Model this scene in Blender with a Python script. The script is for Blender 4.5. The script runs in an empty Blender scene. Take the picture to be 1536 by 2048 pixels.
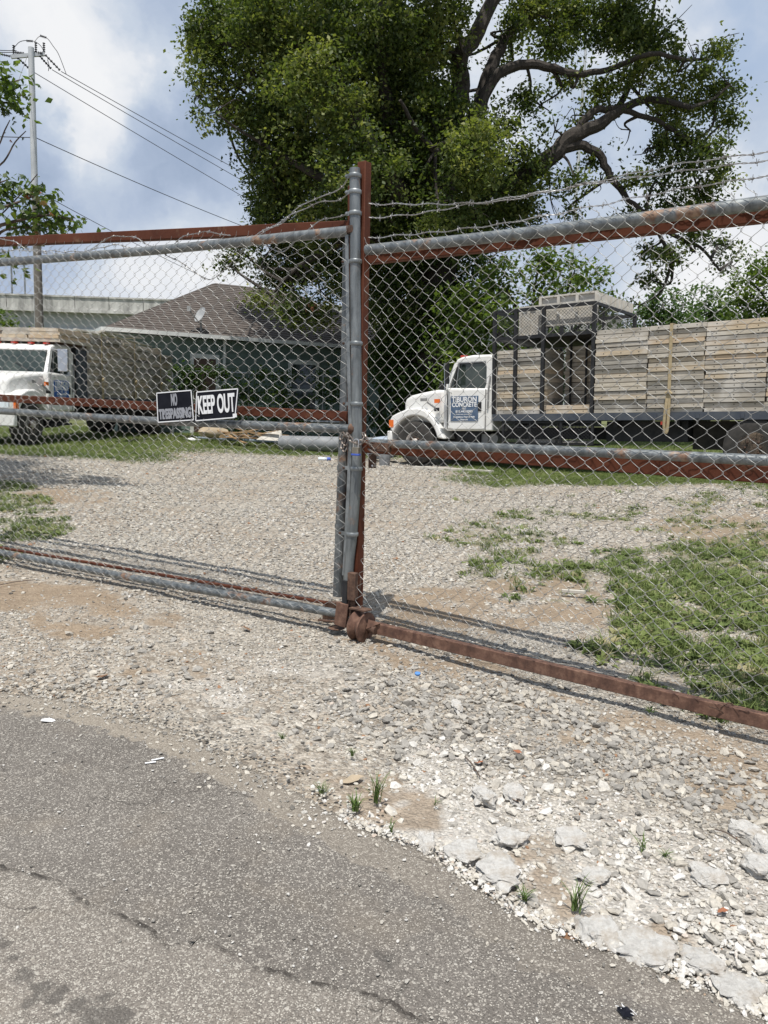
import bpy, math, random
import numpy as np
from mathutils import Vector, Matrix
from math import sin, cos, tan, atan, pi, radians, sqrt, atan2
random.seed(7); RNG = np.random.default_rng(7)
SC = bpy.context.scene
COL = SC.collection

# ------------------------------------------------------------------ camera
PITCH, ROLL, FPX = atan(214 / 1540), radians(2.0), 1540.0
C0 = np.array([0, 0, 1.4])
_f = np.array([0, cos(PITCH), -sin(PITCH)]); _r0 = np.array([1., 0, 0]); _u0 = np.array([0, sin(PITCH), cos(PITCH)])
_r = cos(ROLL) * _r0 + sin(ROLL) * _u0; _u = -sin(ROLL) * _r0 + cos(ROLL) * _u0
cam = bpy.data.cameras.new('camera'); camo = bpy.data.objects.new('camera', cam); COL.objects.link(camo)
cam.sensor_fit = 'VERTICAL'; cam.sensor_height = 34.6; cam.lens = 34.6 * FPX / 2048; cam.clip_end = 3000; cam.clip_start = .05
camo.matrix_world = Matrix(((_r[0], _u[0], -_f[0], 0), (_r[1], _u[1], -_f[1], 0), (_r[2], _u[2], -_f[2], 1.4), (0, 0, 0, 1)))
SC.camera = camo

# ------------------------------------------------------------------ world and sun
SUN_DIR = np.array([-.25, -.98, 2.78])            # towards the sun: behind the camera, a little left, high
SUN_DIR = SUN_DIR / np.linalg.norm(SUN_DIR)
SUN_EL = math.asin(SUN_DIR[2]); SUN_AZ = atan2(SUN_DIR[0], SUN_DIR[1])
W = bpy.data.worlds.new('World'); SC.world = W; W.use_nodes = True
nt = W.node_tree; nt.nodes.clear()
def N(t, **k):
    n = nt.nodes.new(t)
    for a, b in k.items():
        if a in ('in_',):
            for i, v in b.items(): n.inputs[i].default_value = v
        else: setattr(n, a, b)
    return n
def LK(a, b): nt.links.new(a, b)
sky = N('ShaderNodeTexSky', sky_type='NISHITA', sun_disc=False, sun_elevation=SUN_EL, sun_rotation=SUN_AZ, altitude=50, air_density=1.2, dust_density=1.6)
tc = N('ShaderNodeTexCoord')
def noise(vec, scale, detail, rough, off, stretch=(1, 1, 1), dist=0.0):
    m = N('ShaderNodeMapping'); m.inputs['Location'].default_value = off; m.inputs['Scale'].default_value = stretch
    LK(vec, m.inputs['Vector'])
    n = N('ShaderNodeTexNoise'); n.inputs['Scale'].default_value = scale; n.inputs['Detail'].default_value = detail
    n.inputs['Roughness'].default_value = rough; n.inputs['Distortion'].default_value = dist
    LK(m.outputs[0], n.inputs['Vector']); return n.outputs[0]
def ramp(v, stops):
    r = N('ShaderNodeValToRGB'); e = r.color_ramp.elements
    while len(e) > 1: e.remove(e[0])
    e[0].position = stops[0][0]; e[0].color = stops[0][1]
    for p, c in stops[1:]:
        x = e.new(p); x.color = c
    LK(v, r.inputs[0]); return r.outputs[0]
def g3(v): return (v, v, v, 1)
gen = tc.outputs['Generated']
wn = N('ShaderNodeTexNoise'); wn.inputs['Scale'].default_value = 5.0; wn.inputs['Detail'].default_value = 6; wn.inputs['Roughness'].default_value = .55; LK(gen, wn.inputs['Vector'])
wv = N('ShaderNodeVectorMath', operation='MULTIPLY_ADD'); LK(wn.outputs['Color'], wv.inputs[0]); wv.inputs[1].default_value = (.26, .26, .26); LK(gen, wv.inputs[2])
def ray0(x, y):
    d = _f + (x - 768) / FPX * _r - (y - 1024) / FPX * _u; return d / np.linalg.norm(d)
shd = noise(wv.outputs[0], 2.6, 8, .56, (1.3, 4.2, 2.5), (1, 1, 1), 0)
shd2 = noise(gen, 1.3, 2, .5, (7.3, 0.2, 1.5), (1, 1, .8), .2)
acc = N('ShaderNodeMath', operation='MULTIPLY_ADD'); LK(shd2, acc.inputs[0]); acc.inputs[1].default_value = .35; LK(shd, acc.inputs[2])
CLOUDS = [(185, 90, .085, .16), (180, 200, .085, .17), (165, 300, .07, .15), (60, 40, .12, .16), (30, 120, .10, .12), (300, 20, .10, .08), (190, 410, .06, .07), (430, 560, .12, .14), (300, 560, .10, .05), (1480, 60, .14, .15), (1500, 430, .10, .12), (1250, 520, .12, .12), (1400, 600, .12, .14), (1000, 160, .14, .12), (900, 600, .12, .10),
          (330, 250, .12, -.11), (400, 380, .10, -.10), (250, 420, .06, -.05), (1500, 260, .11, -.10), (100, 400, .09, -.08), (1380, 180, .06, -.03)]
v_ = acc.outputs[0]
for px_, py_, rr_, am_ in CLOUDS:
    dd_ = N('ShaderNodeVectorMath', operation='DISTANCE'); LK(wv.outputs[0], dd_.inputs[0]); dd_.inputs[1].default_value = tuple((ray0(px_, py_) + .13).tolist())
    mr_ = N('ShaderNodeMapRange', interpolation_type='SMOOTHSTEP'); LK(dd_.outputs['Value'], mr_.inputs[0]); mr_.inputs[1].default_value = 0; mr_.inputs[2].default_value = rr_ * 1.35; mr_.inputs[3].default_value = am_; mr_.inputs[4].default_value = 0
    ad_ = N('ShaderNodeMath', operation='ADD'); LK(v_, ad_.inputs[0]); LK(mr_.outputs[0], ad_.inputs[1]); v_ = ad_.outputs[0]
K = 9.3
mask = ramp(noise(gen, 1.7, 6, .55, (3.1, 1.7, 8.2), (1, 1, 1.0), .3), [(.26, g3(0)), (.40, g3(1))])
ccol = ramp(v_, [(.56, (.38 * K, .47 * K, .63 * K, 1)), (.66, (.48 * K, .57 * K, .73 * K, 1)), (.75, (.62 * K, .70 * K, .82 * K, 1)), (.84, (.86 * K, .89 * K, .94 * K, 1)), (.95, (.97 * K, .98 * K, 1.0 * K, 1))])
skm = N('ShaderNodeMix', data_type='RGBA'); LK(mask, skm.inputs[0])
skc = N('ShaderNodeMix', data_type='RGBA', blend_type='MIX'); skc.inputs[0].default_value = .75
LK(sky.outputs[0], skc.inputs[6]); skc.inputs[7].default_value = (.46 * K, .60 * K, .84 * K, 1)
LK(skc.outputs[2], skm.inputs[6]); LK(ccol, skm.inputs[7])
bg = N('ShaderNodeBackground'); bg.inputs[1].default_value = .1; LK(skm.outputs[2], bg.inputs[0])
wo = N('ShaderNodeOutputWorld'); LK(bg.outputs[0], wo.inputs[0])
sl = bpy.data.lights.new('sun', 'SUN'); sl.energy = 5.0; sl.angle = radians(.53); sl.color = (1, .955, .89)
so = bpy.data.objects.new('sun', sl); COL.objects.link(so); so.location = (-5, -10, 30)
so.rotation_euler = Vector(SUN_DIR.tolist()).to_track_quat('Z', 'Y').to_euler()
SC.view_settings.view_transform = 'Standard'; SC.view_settings.look = 'None'
SC.view_settings.exposure = 0.0; SC.view_settings.gamma = 1.0; SC.view_settings.use_curve_mapping = False
SC.cycles.max_bounces = 6; SC.cycles.transparent_max_bounces = 8

# ------------------------------------------------------------------ geometry helpers
def ray(x, y): return _f + (x - 768) / FPX * _r - (y - 1024) / FPX * _u
def G(x, y, z=0.0):
    d = ray(x, y); return C0 + d * ((z - C0[2]) / d[2])
def AT(x, y, Y):
    d = ray(x, y); return C0 + d * (Y / d[1])
def ONP(x, y, P, n):
    d = ray(x, y); P = np.array(P, float); return C0 + d * ((P - C0) @ n / (d @ n))
def sstep(v, a, b):
    t = np.clip((np.asarray(v, float) - a) / (b - a), 0, 1); return t * t * (3 - 2 * t)
def gz(x, y):
    x = np.asarray(x, float); y = np.asarray(y, float)
    return .045 * np.clip(x - .8, 0, 9) * sstep(y, 6.5, 12.5) + .15 * sstep(-x, 2.5, 7.5) * sstep(y, 8, 16)
def GG(x, y):
    z = 0.0
    for _ in range(6):
        p = G(x, y, z); z = float(gz(p[0], p[1]))
    return p
def unit(v): v = np.asarray(v, float); return v / (np.linalg.norm(v) + 1e-12)
class MB:
    def __init__(s): s.v = []; s.f = []; s.m = []; s.n = 0
    def add(s, V, Fc, mi=0):
        V = np.asarray(V, float); s.v.append(V); k = s.n
        s.f += [tuple(int(i) + k for i in q) for q in Fc]; s.m += [mi] * len(Fc); s.n += len(V); return s
    def box(s, a, b, mi=0):
        (x0, y0, z0), (x1, y1, z1) = a, b
        V = [(x0, y0, z0), (x1, y0, z0), (x1, y1, z0), (x0, y1, z0), (x0, y0, z1), (x1, y0, z1), (x1, y1, z1), (x0, y1, z1)]
        return s.add(V, BOXF, mi)
    def beam(s, p, q, w, h, up=(0, 0, 1), mi=0, bev=0):
        p = np.asarray(p, float); q = np.asarray(q, float); t = unit(q - p); sd = unit(np.cross(t, up)); u = np.cross(sd, t)
        V = [c + sd * a * w / 2 + u * b * h / 2 for c in (p, q) for a, b in ((-1, -1), (1, -1), (1, 1), (-1, 1))]
        return s.add(V, [(0, 1, 2, 3), (7, 6, 5, 4), (0, 4, 5, 1), (1, 5, 6, 2), (2, 6, 7, 3), (3, 7, 4, 0)], mi)
    def tube(s, pts, r, n=8, mi=0, cap=True, ref=None):
        P = np.asarray(pts, float); m = len(P); r = np.broadcast_to(np.asarray(r, float), (m,))
        T = np.gradient(P, axis=0); T /= (np.linalg.norm(T, axis=1)[:, None] + 1e-12)
        if ref is None:
            a = np.array([0, 0, 1.]) if abs(T[0][2]) < .8 else np.array([1., 0, 0])
            A = np.zeros_like(P); c = unit(np.cross(T[0], a))
            for i in range(m):
                c = unit(c - T[i] * (c @ T[i])); A[i] = c
        else:
            A = np.cross(T, np.asarray(ref, float)); A /= (np.linalg.norm(A, axis=1)[:, None] + 1e-12)
        B = np.cross(T, A); an = np.arange(n) * 2 * pi / n + .3
        V = (P[:, None] + r[:, None, None] * (np.cos(an)[None, :, None] * A[:, None] + np.sin(an)[None, :, None] * B[:, None])).reshape(-1, 3)
        F = [(i * n + j, i * n + (j + 1) % n, (i + 1) * n + (j + 1) % n, (i + 1) * n + j) for i in range(m - 1) for j in range(n)]
        if cap: F += [tuple(range(n - 1, -1, -1)), tuple((m - 1) * n + j for j in range(n))]
        return s.add(V, F, mi)
    def lathe(s, prof, o, ax, n=24, mi=0):      # prof: (radius, along)
        ax = unit(ax); a = unit(np.cross(ax, (0, 0, 1) if abs(ax[2]) < .9 else (1, 0, 0))); b = np.cross(ax, a); o = np.asarray(o, float)
        V = [o + ax * h + (a * cos(2 * pi * j / n) + b * sin(2 * pi * j / n)) * r for r, h in prof for j in range(n)]
        m = len(prof)
        F = [(i * n + j, i * n + (j + 1) % n, (i + 1) * n + (j + 1) % n, (i + 1) * n + j) for i in range(m - 1) for j in range(n)]
        if prof[0][0] > 1e-6: F.append(tuple(range(n - 1, -1, -1)))
        if prof[-1][0] > 1e-6: F.append(tuple((m - 1) * n + j for j in range(n)))
        return s.add(V, F, mi)
    def prism(s, poly, y0, y1, mi=0, tf=None):   # poly in (x, z), extruded in y
        n = len(poly); V = [(x, y0, z) for x, z in poly] + [(x, y1, z) for x, z in poly]
        if tf: V = [tf(*v) for v in V]
        F = [tuple(range(n)), tuple(range(2 * n - 1, n - 1, -1))] + [(i, i + n, (i + 1) % n + n, (i + 1) % n) for i in range(n)]
        return s.add(V, F, mi)
    def ico(s, o, rad, seed, mi=0, rough=.25, flat=(1, 1, 1), sub=1):
        V, F = ICO[sub]; rg = np.random.default_rng(seed)
        k = 1 + rough * (rg.random(len(V)) - .5) * 2
        return s.add(V * k[:, None] * np.asarray(flat) * rad + np.asarray(o), F, mi)
    def mesh(s, name, mats, smooth=False):
        me = bpy.data.meshes.new(name)
        me.from_pydata(np.concatenate(s.v).tolist() if s.v else [], [], s.f)
        for m in (mats if isinstance(mats, (list, tuple)) else [mats]): me.materials.append(m)
        if any(s.m): me.polygons.foreach_set('material_index', s.m)
        if smooth: me.polygons.foreach_set('use_smooth', [True] * len(s.f))
        me.update(); return me
    def build(s, name, mats, parent=None, smooth=False, bevel=0, kind=None, label=None, seg=2):
        me = s.mesh(name, mats, smooth); o = bpy.data.objects.new(name, me); COL.objects.link(o)
        if parent is not None: o.parent = parent
        if bevel:
            b = o.modifiers.new('bevel', 'BEVEL'); b.width = bevel; b.segments = seg; b.limit_method = 'ANGLE'; b.angle_limit = radians(40)
        if smooth or bevel: autosmooth(o)
        if kind: o['kind'] = kind
        if label: o['label'] = label
        return o
BOXF = [(0, 3, 2, 1), (4, 5, 6, 7), (0, 1, 5, 4), (1, 2, 6, 5), (2, 3, 7, 6), (3, 0, 4, 7)]
def autosmooth(o):
    me = o.data; me.polygons.foreach_set('use_smooth', [True] * len(me.polygons))
    try: me.set_sharp_from_angle(angle=radians(38))
    except Exception: pass
def _ico():
    import bmesh
    out = {}
    for k in (1, 2, 3, 4):
        b = bmesh.new(); bmesh.ops.create_icosphere(b, subdivisions=k, radius=1)
        b.verts.ensure_lookup_table(); out[k] = (np.array([v.co[:] for v in b.verts]), [tuple(v.index for v in f.verts) for f in b.faces]); b.free()
    return out
ICO = _ico()
def fastmesh(name, V, F, mat, attr=None, smooth=False):     # V (n,3), F (m,k) uniform polygons
    me = bpy.data.meshes.new(name); k = F.shape[1]; m = len(F)
    me.vertices.add(len(V)); me.vertices.foreach_set('co', V.astype(np.float32).ravel())
    me.loops.add(m * k); me.loops.foreach_set('vertex_index', F.astype(np.int32).ravel())
    me.polygons.add(m); me.polygons.foreach_set('loop_start', np.arange(m, dtype=np.int32) * k)
    if smooth: me.polygons.foreach_set('use_smooth', np.ones(m, bool))
    me.materials.append(mat)
    if attr:
        for nm, (dom, arr) in attr.items():
            a = me.attributes.new(nm, 'FLOAT', dom); a.data.foreach_set('value', np.asarray(arr, np.float32))
    me.update(calc_edges=True); return me
def empty(name, loc=(0, 0, 0), mat=None, label=None, cat=None, group=None):
    o = bpy.data.objects.new(name, None); COL.objects.link(o); o.empty_display_size = .2
    if mat is not None: o.matrix_world = mat
    else: o.location = loc
    return tag(o, label, cat, group)
def tag(o, label=None, cat=None, group=None, kind=None):
    if label: o['label'] = label
    if cat: o['category'] = cat
    if group: o['group'] = group
    if kind: o['kind'] = kind
    return o
def link(name, me, parent=None):
    o = bpy.data.objects.new(name, me); COL.objects.link(o)
    if parent is not None: o.parent = parent
    return o

# ------------------------------------------------------------------ materials
def newmat(name):
    m = bpy.data.materials.new(name); m.use_nodes = True; return m, m.node_tree, m.node_tree.nodes['Principled BSDF']
def nd(t, ty, **k):
    n = t.nodes.new(ty)
    for a, b in k.items(): setattr(n, a, b)
    return n
def mrgb(t, f, a, b, blend='MIX'):
    n = nd(t, 'ShaderNodeMix', data_type='RGBA', blend_type=blend)
    for i, v in ((0, f), (6, a), (7, b)):
        if isinstance(v, (int, float)): n.inputs[i].default_value = v
        elif isinstance(v, tuple): n.inputs[i].default_value = v if len(v) == 4 else (*v, 1)
        else: t.links.new(v, n.inputs[i])
    return n.outputs[2]
def tn(t, scale, detail=4, rough=.55, stretch=None, coord='Object', dist=0, off=None):
    c = nd(t, 'ShaderNodeTexCoord').outputs[coord]
    if stretch or off:
        m = nd(t, 'ShaderNodeMapping'); m.inputs['Scale'].default_value = stretch or (1, 1, 1); m.inputs['Location'].default_value = off or (0, 0, 0)
        t.links.new(c, m.inputs[0]); c = m.outputs[0]
    n = nd(t, 'ShaderNodeTexNoise'); n.inputs['Scale'].default_value = scale; n.inputs['Detail'].default_value = detail
    n.inputs['Roughness'].default_value = rough; n.inputs['Distortion'].default_value = dist
    t.links.new(c, n.inputs['Vector']); return n.outputs[0]
def tramp(t, v, stops):
    r = nd(t, 'ShaderNodeValToRGB'); e = r.color_ramp.elements
    while len(e) > 1: e.remove(e[0])
    c4 = lambda c: (c, c, c, 1) if isinstance(c, (int, float)) else (*c, 1)[:4]
    e[0].position = stops[0][0]; e[0].color = c4(stops[0][1])
    for p, c in stops[1:]:
        x = e.new(p); x.color = c4(c)
    t.links.new(v, r.inputs[0]); return r.outputs[0]
def tbump(t, b, h, strength=.3, dist=.01):
    n = nd(t, 'ShaderNodeBump'); n.inputs['Strength'].default_value = strength; n.inputs['Distance'].default_value = dist
    t.links.new(h, n.inputs['Height']); t.links.new(n.outputs[0], b.inputs['Normal']); return n
def simple(name, c1, c2=None, scale=8, rough=.6, metal=0, bump=0, bs=40, lo=.35, hi=.65, stretch=None, spec=.5, bd=.005):
    m, t, b = newmat(name); b.inputs['Roughness'].default_value = rough; b.inputs['Metallic'].default_value = metal
    b.inputs['Specular IOR Level'].default_value = spec
    if c2 is None: b.inputs['Base Color'].default_value = (*c1, 1)
    else:
        n = tn(t, scale, 6, .6, stretch); t.links.new(tramp(t, n, [(lo, c1), (hi, c2)]), b.inputs['Base Color'])
    if bump: tbump(t, b, tn(t, bs, 4), bump, bd)
    return m
M = {}
M['galv'] = simple('galvanised_steel', (.17, .185, .19), (.31, .33, .335), 14, .45, .5, .1, 60)
# weathered pipe: galvanised with rust patches
def pipe_mat():
    m, t, b = newmat('weathered_pipe'); n = tn(t, 5, 7, .62); f = tramp(t, n, [(.575, 0), (.64, .9)])
    g = tramp(t, tn(t, 22, 4, .6, (1, 1, .2)), [(.3, (.10, .112, .115)), (.5, (.19, .205, .21)), (.7, (.29, .31, .31))])
    c = mrgb(t, f, g, tramp(t, tn(t, 30), [(.35, (.16, .075, .04)), (.65, (.34, .22, .14))])); t.links.new(c, b.inputs['Base Color'])
    inv = nd(t, 'ShaderNodeMath', operation='MULTIPLY_ADD'); t.links.new(f, inv.inputs[0]); inv.inputs[1].default_value = -.5; inv.inputs[2].default_value = .55
    t.links.new(inv.outputs[0], b.inputs['Metallic'])
    b.inputs['Roughness'].default_value = .48; tbump(t, b, tn(t, 60), .15, .003); return m
M['pipe'] = pipe_mat()
M['wire'] = simple('galvanised_wire', (.46, .465, .45), (.30, .29, .27), 3, .4, .5)
M['barb'] = simple('barbed_wire_steel', (.46, .47, .47), (.28, .26, .24), 9, .45, .6)
def redp_mat():
    m, t, b = newmat('red_oxide_paint'); c = tramp(t, tn(t, 4, 6, .65), [(.3, (.075, .024, .013)), (.7, (.125, .041, .021))]); c = mrgb(t, tramp(t, tn(t, 9, 8, .75, (1, 1, .5)), [(.56, 0), (.66, .85)]), c, tramp(t, tn(t, 40, 5), [(.3, (.06, .03, .02)), (.7, (.20, .11, .065))])); t.links.new(c, b.inputs['Base Color']); b.inputs['Roughness'].default_value = .7; b.inputs['Specular IOR Level'].default_value = .2; tbump(t, b, tn(t, 70, 6), .3, .003); return m
M['redp'] = redp_mat()
def rust_mat(name, a, b_, c_, sc=12):
    m, t, b = newmat(name); n = tn(t, sc, 8, .7); n2 = tn(t, 5, 3, .5, (6, 6, .7))
    c = mrgb(t, .35, tramp(t, n, [(.36, a), (.5, b_), (.62, c_)]), tramp(t, n2, [(.3, a), (.7, c_)])); t.links.new(c, b.inputs['Base Color'])
    b.inputs['Roughness'].default_value = .85; tbump(t, b, tn(t, 90, 6), .4, .004); return m
M['rust'] = rust_mat('rusted_steel', (.022, .013, .010), (.075, .037, .024), (.17, .10, .066), 18)
M['rustbar'] = rust_mat('rusted_bar', (.055, .027, .019), (.115, .056, .038), (.22, .125, .085), 16)
M['white'] = simple('white_truck_paint', (.80, .80, .78), (.70, .69, .65), 2.2, .28, 0, 0, 1, .4, .75)
M['glass'] = simple('dark_glass', (.015, .024, .022), (.05, .065, .055), 2.5, rough=.06, spec=.7)
M['black'] = simple('black_steel', (.013, .014, .016), (.03, .03, .032), 8, .6, 0, .1, 50, spec=.3)
M['bedblue'] = simple('dark_blue_steel', (.045, .055, .075), (.075, .085, .10), 5, .5, 0, .1, 40)
M['tyre'] = simple('tyre_rubber', (.025, .024, .022), (.055, .05, .045), 7, .85, 0, .3, 60)
M['rim'] = simple('dusty_white_rim', (.62, .58, .54), (.40, .33, .28), 9, .6)
M['brownrim'] = simple('dusty_tan_rim', (.36, .27, .19), (.22, .16, .12), 9, .75)
M['orange'] = simple('orange_lens', (.75, .16, .02), None, rough=.25)
M['redlens'] = simple('red_lens', (.45, .05, .03), None, rough=.25)
M['chrome'] = simple('mirror_steel', (.6, .6, .6), None, rough=.18, metal=.9)
M['grey'] = simple('grey_plastic', (.20, .20, .20), (.27, .27, .26), 10, .6)
M['signblue'] = simple('faded_blue_sign', (.06, .10, .17), (.10, .15, .23), 6, .45)
M['signblue2'] = simple('bright_blue_sign', (.03, .10, .32), (.05, .13, .36), 6, .45)
M['white_print'] = simple('white_lettering', (.78, .79, .80), None, rough=.5)
M['grey_print'] = simple('faded_lettering', (.34, .35, .38), (.24, .25, .28), 30, .6)
M['signblack'] = simple('black_sign_plastic', (.006, .007, .011), (.014, .015, .022), 9, .6, spec=.12)
M['strap'] = simple('tan_webbing', (.42, .34, .21), (.33, .26, .15), 20, .85)
M['trunk'] = simple('dark_bark', (.022, .018, .014), (.055, .045, .036), 6, .9, 0, .8, 12, stretch=(3, 3, .5), bd=.03)
M['twig'] = simple('twig_bark', (.07, .05, .04), (.13, .10, .08), 12, .9)
M['woodpole'] = simple('wooden_pole', (.11, .10, .085), (.19, .17, .145), 4, .9, 0, .3, 12, stretch=(5, 5, .5))
M['concpole'] = simple('grey_pole', (.42, .44, .46), (.52, .54, .55), 3, .6, 0, .1, 20)
M['insul'] = simple('dark_insulator', (.03, .03, .035), None, rough=.5)
M['paper'] = simple('white_paper', (.8, .8, .8), None, rough=.7)
M['trim'] = simple('white_trim', (.62, .64, .62), (.74, .75, .73), 3, .5)
M['siding'] = simple('green_siding', (.11, .165, .145), (.15, .205, .18), 1.5, .6)
M['deadleaf'] = simple('dead_leaf', (.16, .08, .04), (.26, .15, .08), 30, .8)
M['chain'] = simple('rusty_chain', (.13, .09, .07), (.34, .31, .28), 60, .45, .6)
M['lock'] = simple('laminated_steel', (.36, .33, .27), (.24, .22, .18), 120, .4, .7, stretch=(.1, .1, 3))
M['lockblue'] = simple('blue_plastic', (.05, .10, .42), None, rough=.4)
M['culvert'] = simple('grey_culvert', (.30, .31, .32), (.20, .21, .22), 3, .65, .2, .1, 20)
M['bluepipe'] = simple('blue_grey_pipe', (.17, .22, .27), (.24, .29, .33), 4, .5)
M['tarp'] = simple('tan_tarp', (.42, .34, .24), (.33, .27, .19), 5, .9, 0, .4, 8)
M['scrapwood'] = simple('scrap_wood', (.30, .18, .09), (.46, .32, .18), 7, .85, 0, .2, 30)
M['brick'] = simple('rusty_orange_cap', (.34, .13, .06), (.22, .085, .045), 12, .8)
M['clear'] = simple('clear_plastic', (.7, .76, .8), None, rough=.15)
M['dish'] = simple('dish_grey', (.40, .41, .41), (.30, .31, .31), 6, .5)
M['ribbed'] = simple('pale_formwork', (.47, .44, .38), (.58, .55, .49), 7, .7)
def conc_mat():
    m, t, b = newmat('stained_concrete'); n = tn(t, 1.0, 7, .65, (1.2, 1.2, .18)); n2 = tn(t, .5, 6, .6)
    c = mrgb(t, .4, tramp(t, n, [(.38, (.16, .155, .145)), (.5, (.46, .45, .42)), (.66, (.74, .73, .69))]), tramp(t, n2, [(.35, (.3, .3, .28)), (.65, (.5, .5, .47))]))
    t.links.new(c, b.inputs['Base Color']); b.inputs['Roughness'].default_value = .9; return m
M['conc'] = conc_mat()
M['girder'] = simple('painted_girder', (.33, .345, .34), (.41, .425, .42), .4, .6)
def shingle_mat():
    m, t, b = newmat('brown_shingles'); tcn = nd(t, 'ShaderNodeTexCoord').outputs['Object']
    br = nd(t, 'ShaderNodeTexNoise'); br.inputs['Scale'].default_value = 5; br.inputs['Detail'].default_value = 3
    mp = nd(t, 'ShaderNodeMapping'); mp.inputs['Scale'].default_value = (1, 1, 4.5); t.links.new(tcn, mp.inputs[0]); t.links.new(mp.outputs[0], br.inputs['Vector'])
    c = tramp(t, br.outputs[0], [(.3, (.058, .048, .042)), (.5, (.098, .082, .072)), (.7, (.15, .128, .112))])
    t.links.new(mrgb(t, .35, c, tramp(t, tn(t, 1.2, 5), [(.3, (.07, .06, .053)), (.7, (.135, .113, .10))])), b.inputs['Base Color'])
    b.inputs['Roughness'].default_value = .95; return m
M['shingle'] = shingle_mat()
def form_mat():
    m, t, b = newmat('weathered_form_wood'); oi = nd(t, 'ShaderNodeObjectInfo')
    base = tramp(t, oi.outputs['Random'], [(0, (.22, .21, .19)), (.15, (.39, .355, .30)), (.3, (.50, .45, .365)), (.45, (.27, .25, .215)), (.55, (.47, .42, .345)), (.68, (.53, .43, .30)), (.8, (.33, .31, .27)), (.9, (.57, .52, .44)), (1, (.50, .38, .25))])
    cv = nd(t, 'ShaderNodeTexCoord'); mp = nd(t, 'ShaderNodeMapping'); mp.inputs['Scale'].default_value = (1.2, 1.2, 22)
    ad = nd(t, 'ShaderNodeVectorMath', operation='ADD'); t.links.new(cv.outputs['Object'], ad.inputs[0]); t.links.new(oi.outputs['Location'], ad.inputs[1])
    t.links.new(ad.outputs[0], mp.inputs[0])
    n = nd(t, 'ShaderNodeTexNoise'); n.inputs['Scale'].default_value = 3.2; n.inputs['Detail'].default_value = 7; n.inputs['Roughness'].default_value = .7; n.inputs['Distortion'].default_value = .6
    t.links.new(mp.outputs[0], n.inputs['Vector'])
    c = mrgb(t, .75, base, tramp(t, n.outputs[0], [(.25, .38), (.5, 1.0), (.75, 1.4)]), 'MULTIPLY')
    bl = nd(t, 'ShaderNodeTexNoise'); bl.inputs['Scale'].default_value = 2.3; bl.inputs['Detail'].default_value = 5; t.links.new(ad.outputs[0], bl.inputs['Vector'])
    c = mrgb(t, tramp(t, bl.outputs[0], [(.5, 0), (.68, .7)]), c, (.60, .57, .52)); t.links.new(c, b.inputs['Base Color'])
    b.inputs['Roughness'].default_value = .88; tbump(t, b, n.outputs[0], .35, .004); return m
M['form'] = form_mat()
def leaf_mat(name, stops, trans=.42):
    m, t, b = newmat(name); a = nd(t, 'ShaderNodeAttribute', attribute_name='tint'); c = tramp(t, a.outputs['Fac'], stops)
    t.links.new(c, b.inputs['Base Color']); b.inputs['Roughness'].default_value = .55; b.inputs['Specular IOR Level'].default_value = .3
    tr = nd(t, 'ShaderNodeBsdfTranslucent'); t.links.new(mrgb(t, 1.0, c, (1.25, 1.35, .55), 'MULTIPLY'), tr.inputs[0])
    mx = nd(t, 'ShaderNodeMixShader'); mx.inputs[0].default_value = trans; t.links.new(b.outputs[0], mx.inputs[1]); t.links.new(tr.outputs[0], mx.inputs[2])
    t.links.new(mx.outputs[0], t.nodes['Material Output'].inputs[0]); return m
M['leafA'] = leaf_mat('hackberry_leaf', [(0, (.030, .050, .017)), (.35, (.072, .104, .032)), (.65, (.155, .185, .055)), (1, (.29, .30, .10))])
M['leafB'] = leaf_mat('yard_tree_leaf', [(0, (.05, .085, .02)), (.5, (.11, .165, .035)), (1, (.20, .25, .06))])
M['leafC'] = leaf_mat('far_tree_leaf', [(0, (.05, .09, .035)), (.5, (.09, .15, .05)), (1, (.15, .21, .07))])
M['vine'] = leaf_mat('vine_leaf', [(0, (.02, .04, .012)), (.5, (.045, .085, .02)), (1, (.12, .17, .04))])
def maple_mat():
    m, t, b = newmat('maple_leaf'); oi = nd(t, 'ShaderNodeObjectInfo'); c = tramp(t, oi.outputs['Random'], [(0, (.04, .075, .022)), (.6, (.075, .12, .03)), (.93, (.13, .17, .05)), (.97, (.3, .10, .05))])
    t.links.new(c, b.inputs['Base Color']); b.inputs['Roughness'].default_value = .5
    tr = nd(t, 'ShaderNodeBsdfTranslucent'); t.links.new(c, tr.inputs[0]); mx = nd(t, 'ShaderNodeMixShader'); mx.inputs[0].default_value = .3
    t.links.new(b.outputs[0], mx.inputs[1]); t.links.new(tr.outputs[0], mx.inputs[2]); t.links.new(mx.outputs[0], t.nodes['Material Output'].inputs[0]); return m
M['maple'] = maple_mat()
def inst_mat(name, stops, rough=.85, nsc=40, bump=.3, trans=0):
    m, t, b = newmat(name); a = nd(t, 'ShaderNodeAttribute', attribute_name='tint', attribute_type='INSTANCER')
    c = tramp(t, a.outputs['Fac'], stops)
    if nsc: c = mrgb(t, .5, c, tramp(t, tn(t, nsc, 5, .65), [(.3, .55), (.7, 1.35)]), 'MULTIPLY')
    t.links.new(c, b.inputs['Base Color']); b.inputs['Roughness'].default_value = rough; b.inputs['Specular IOR Level'].default_value = .25
    if bump: tbump(t, b, tn(t, 3 if nsc is None else nsc, 4), bump, .004)
    if trans:
        tr = nd(t, 'ShaderNodeBsdfTranslucent'); t.links.new(c, tr.inputs[0]); mx = nd(t, 'ShaderNodeMixShader'); mx.inputs[0].default_value = trans
        t.links.new(b.outputs[0], mx.inputs[1]); t.links.new(tr.outputs[0], mx.inputs[2]); t.links.new(mx.outputs[0], t.nodes['Material Output'].inputs[0])
    return m
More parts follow.
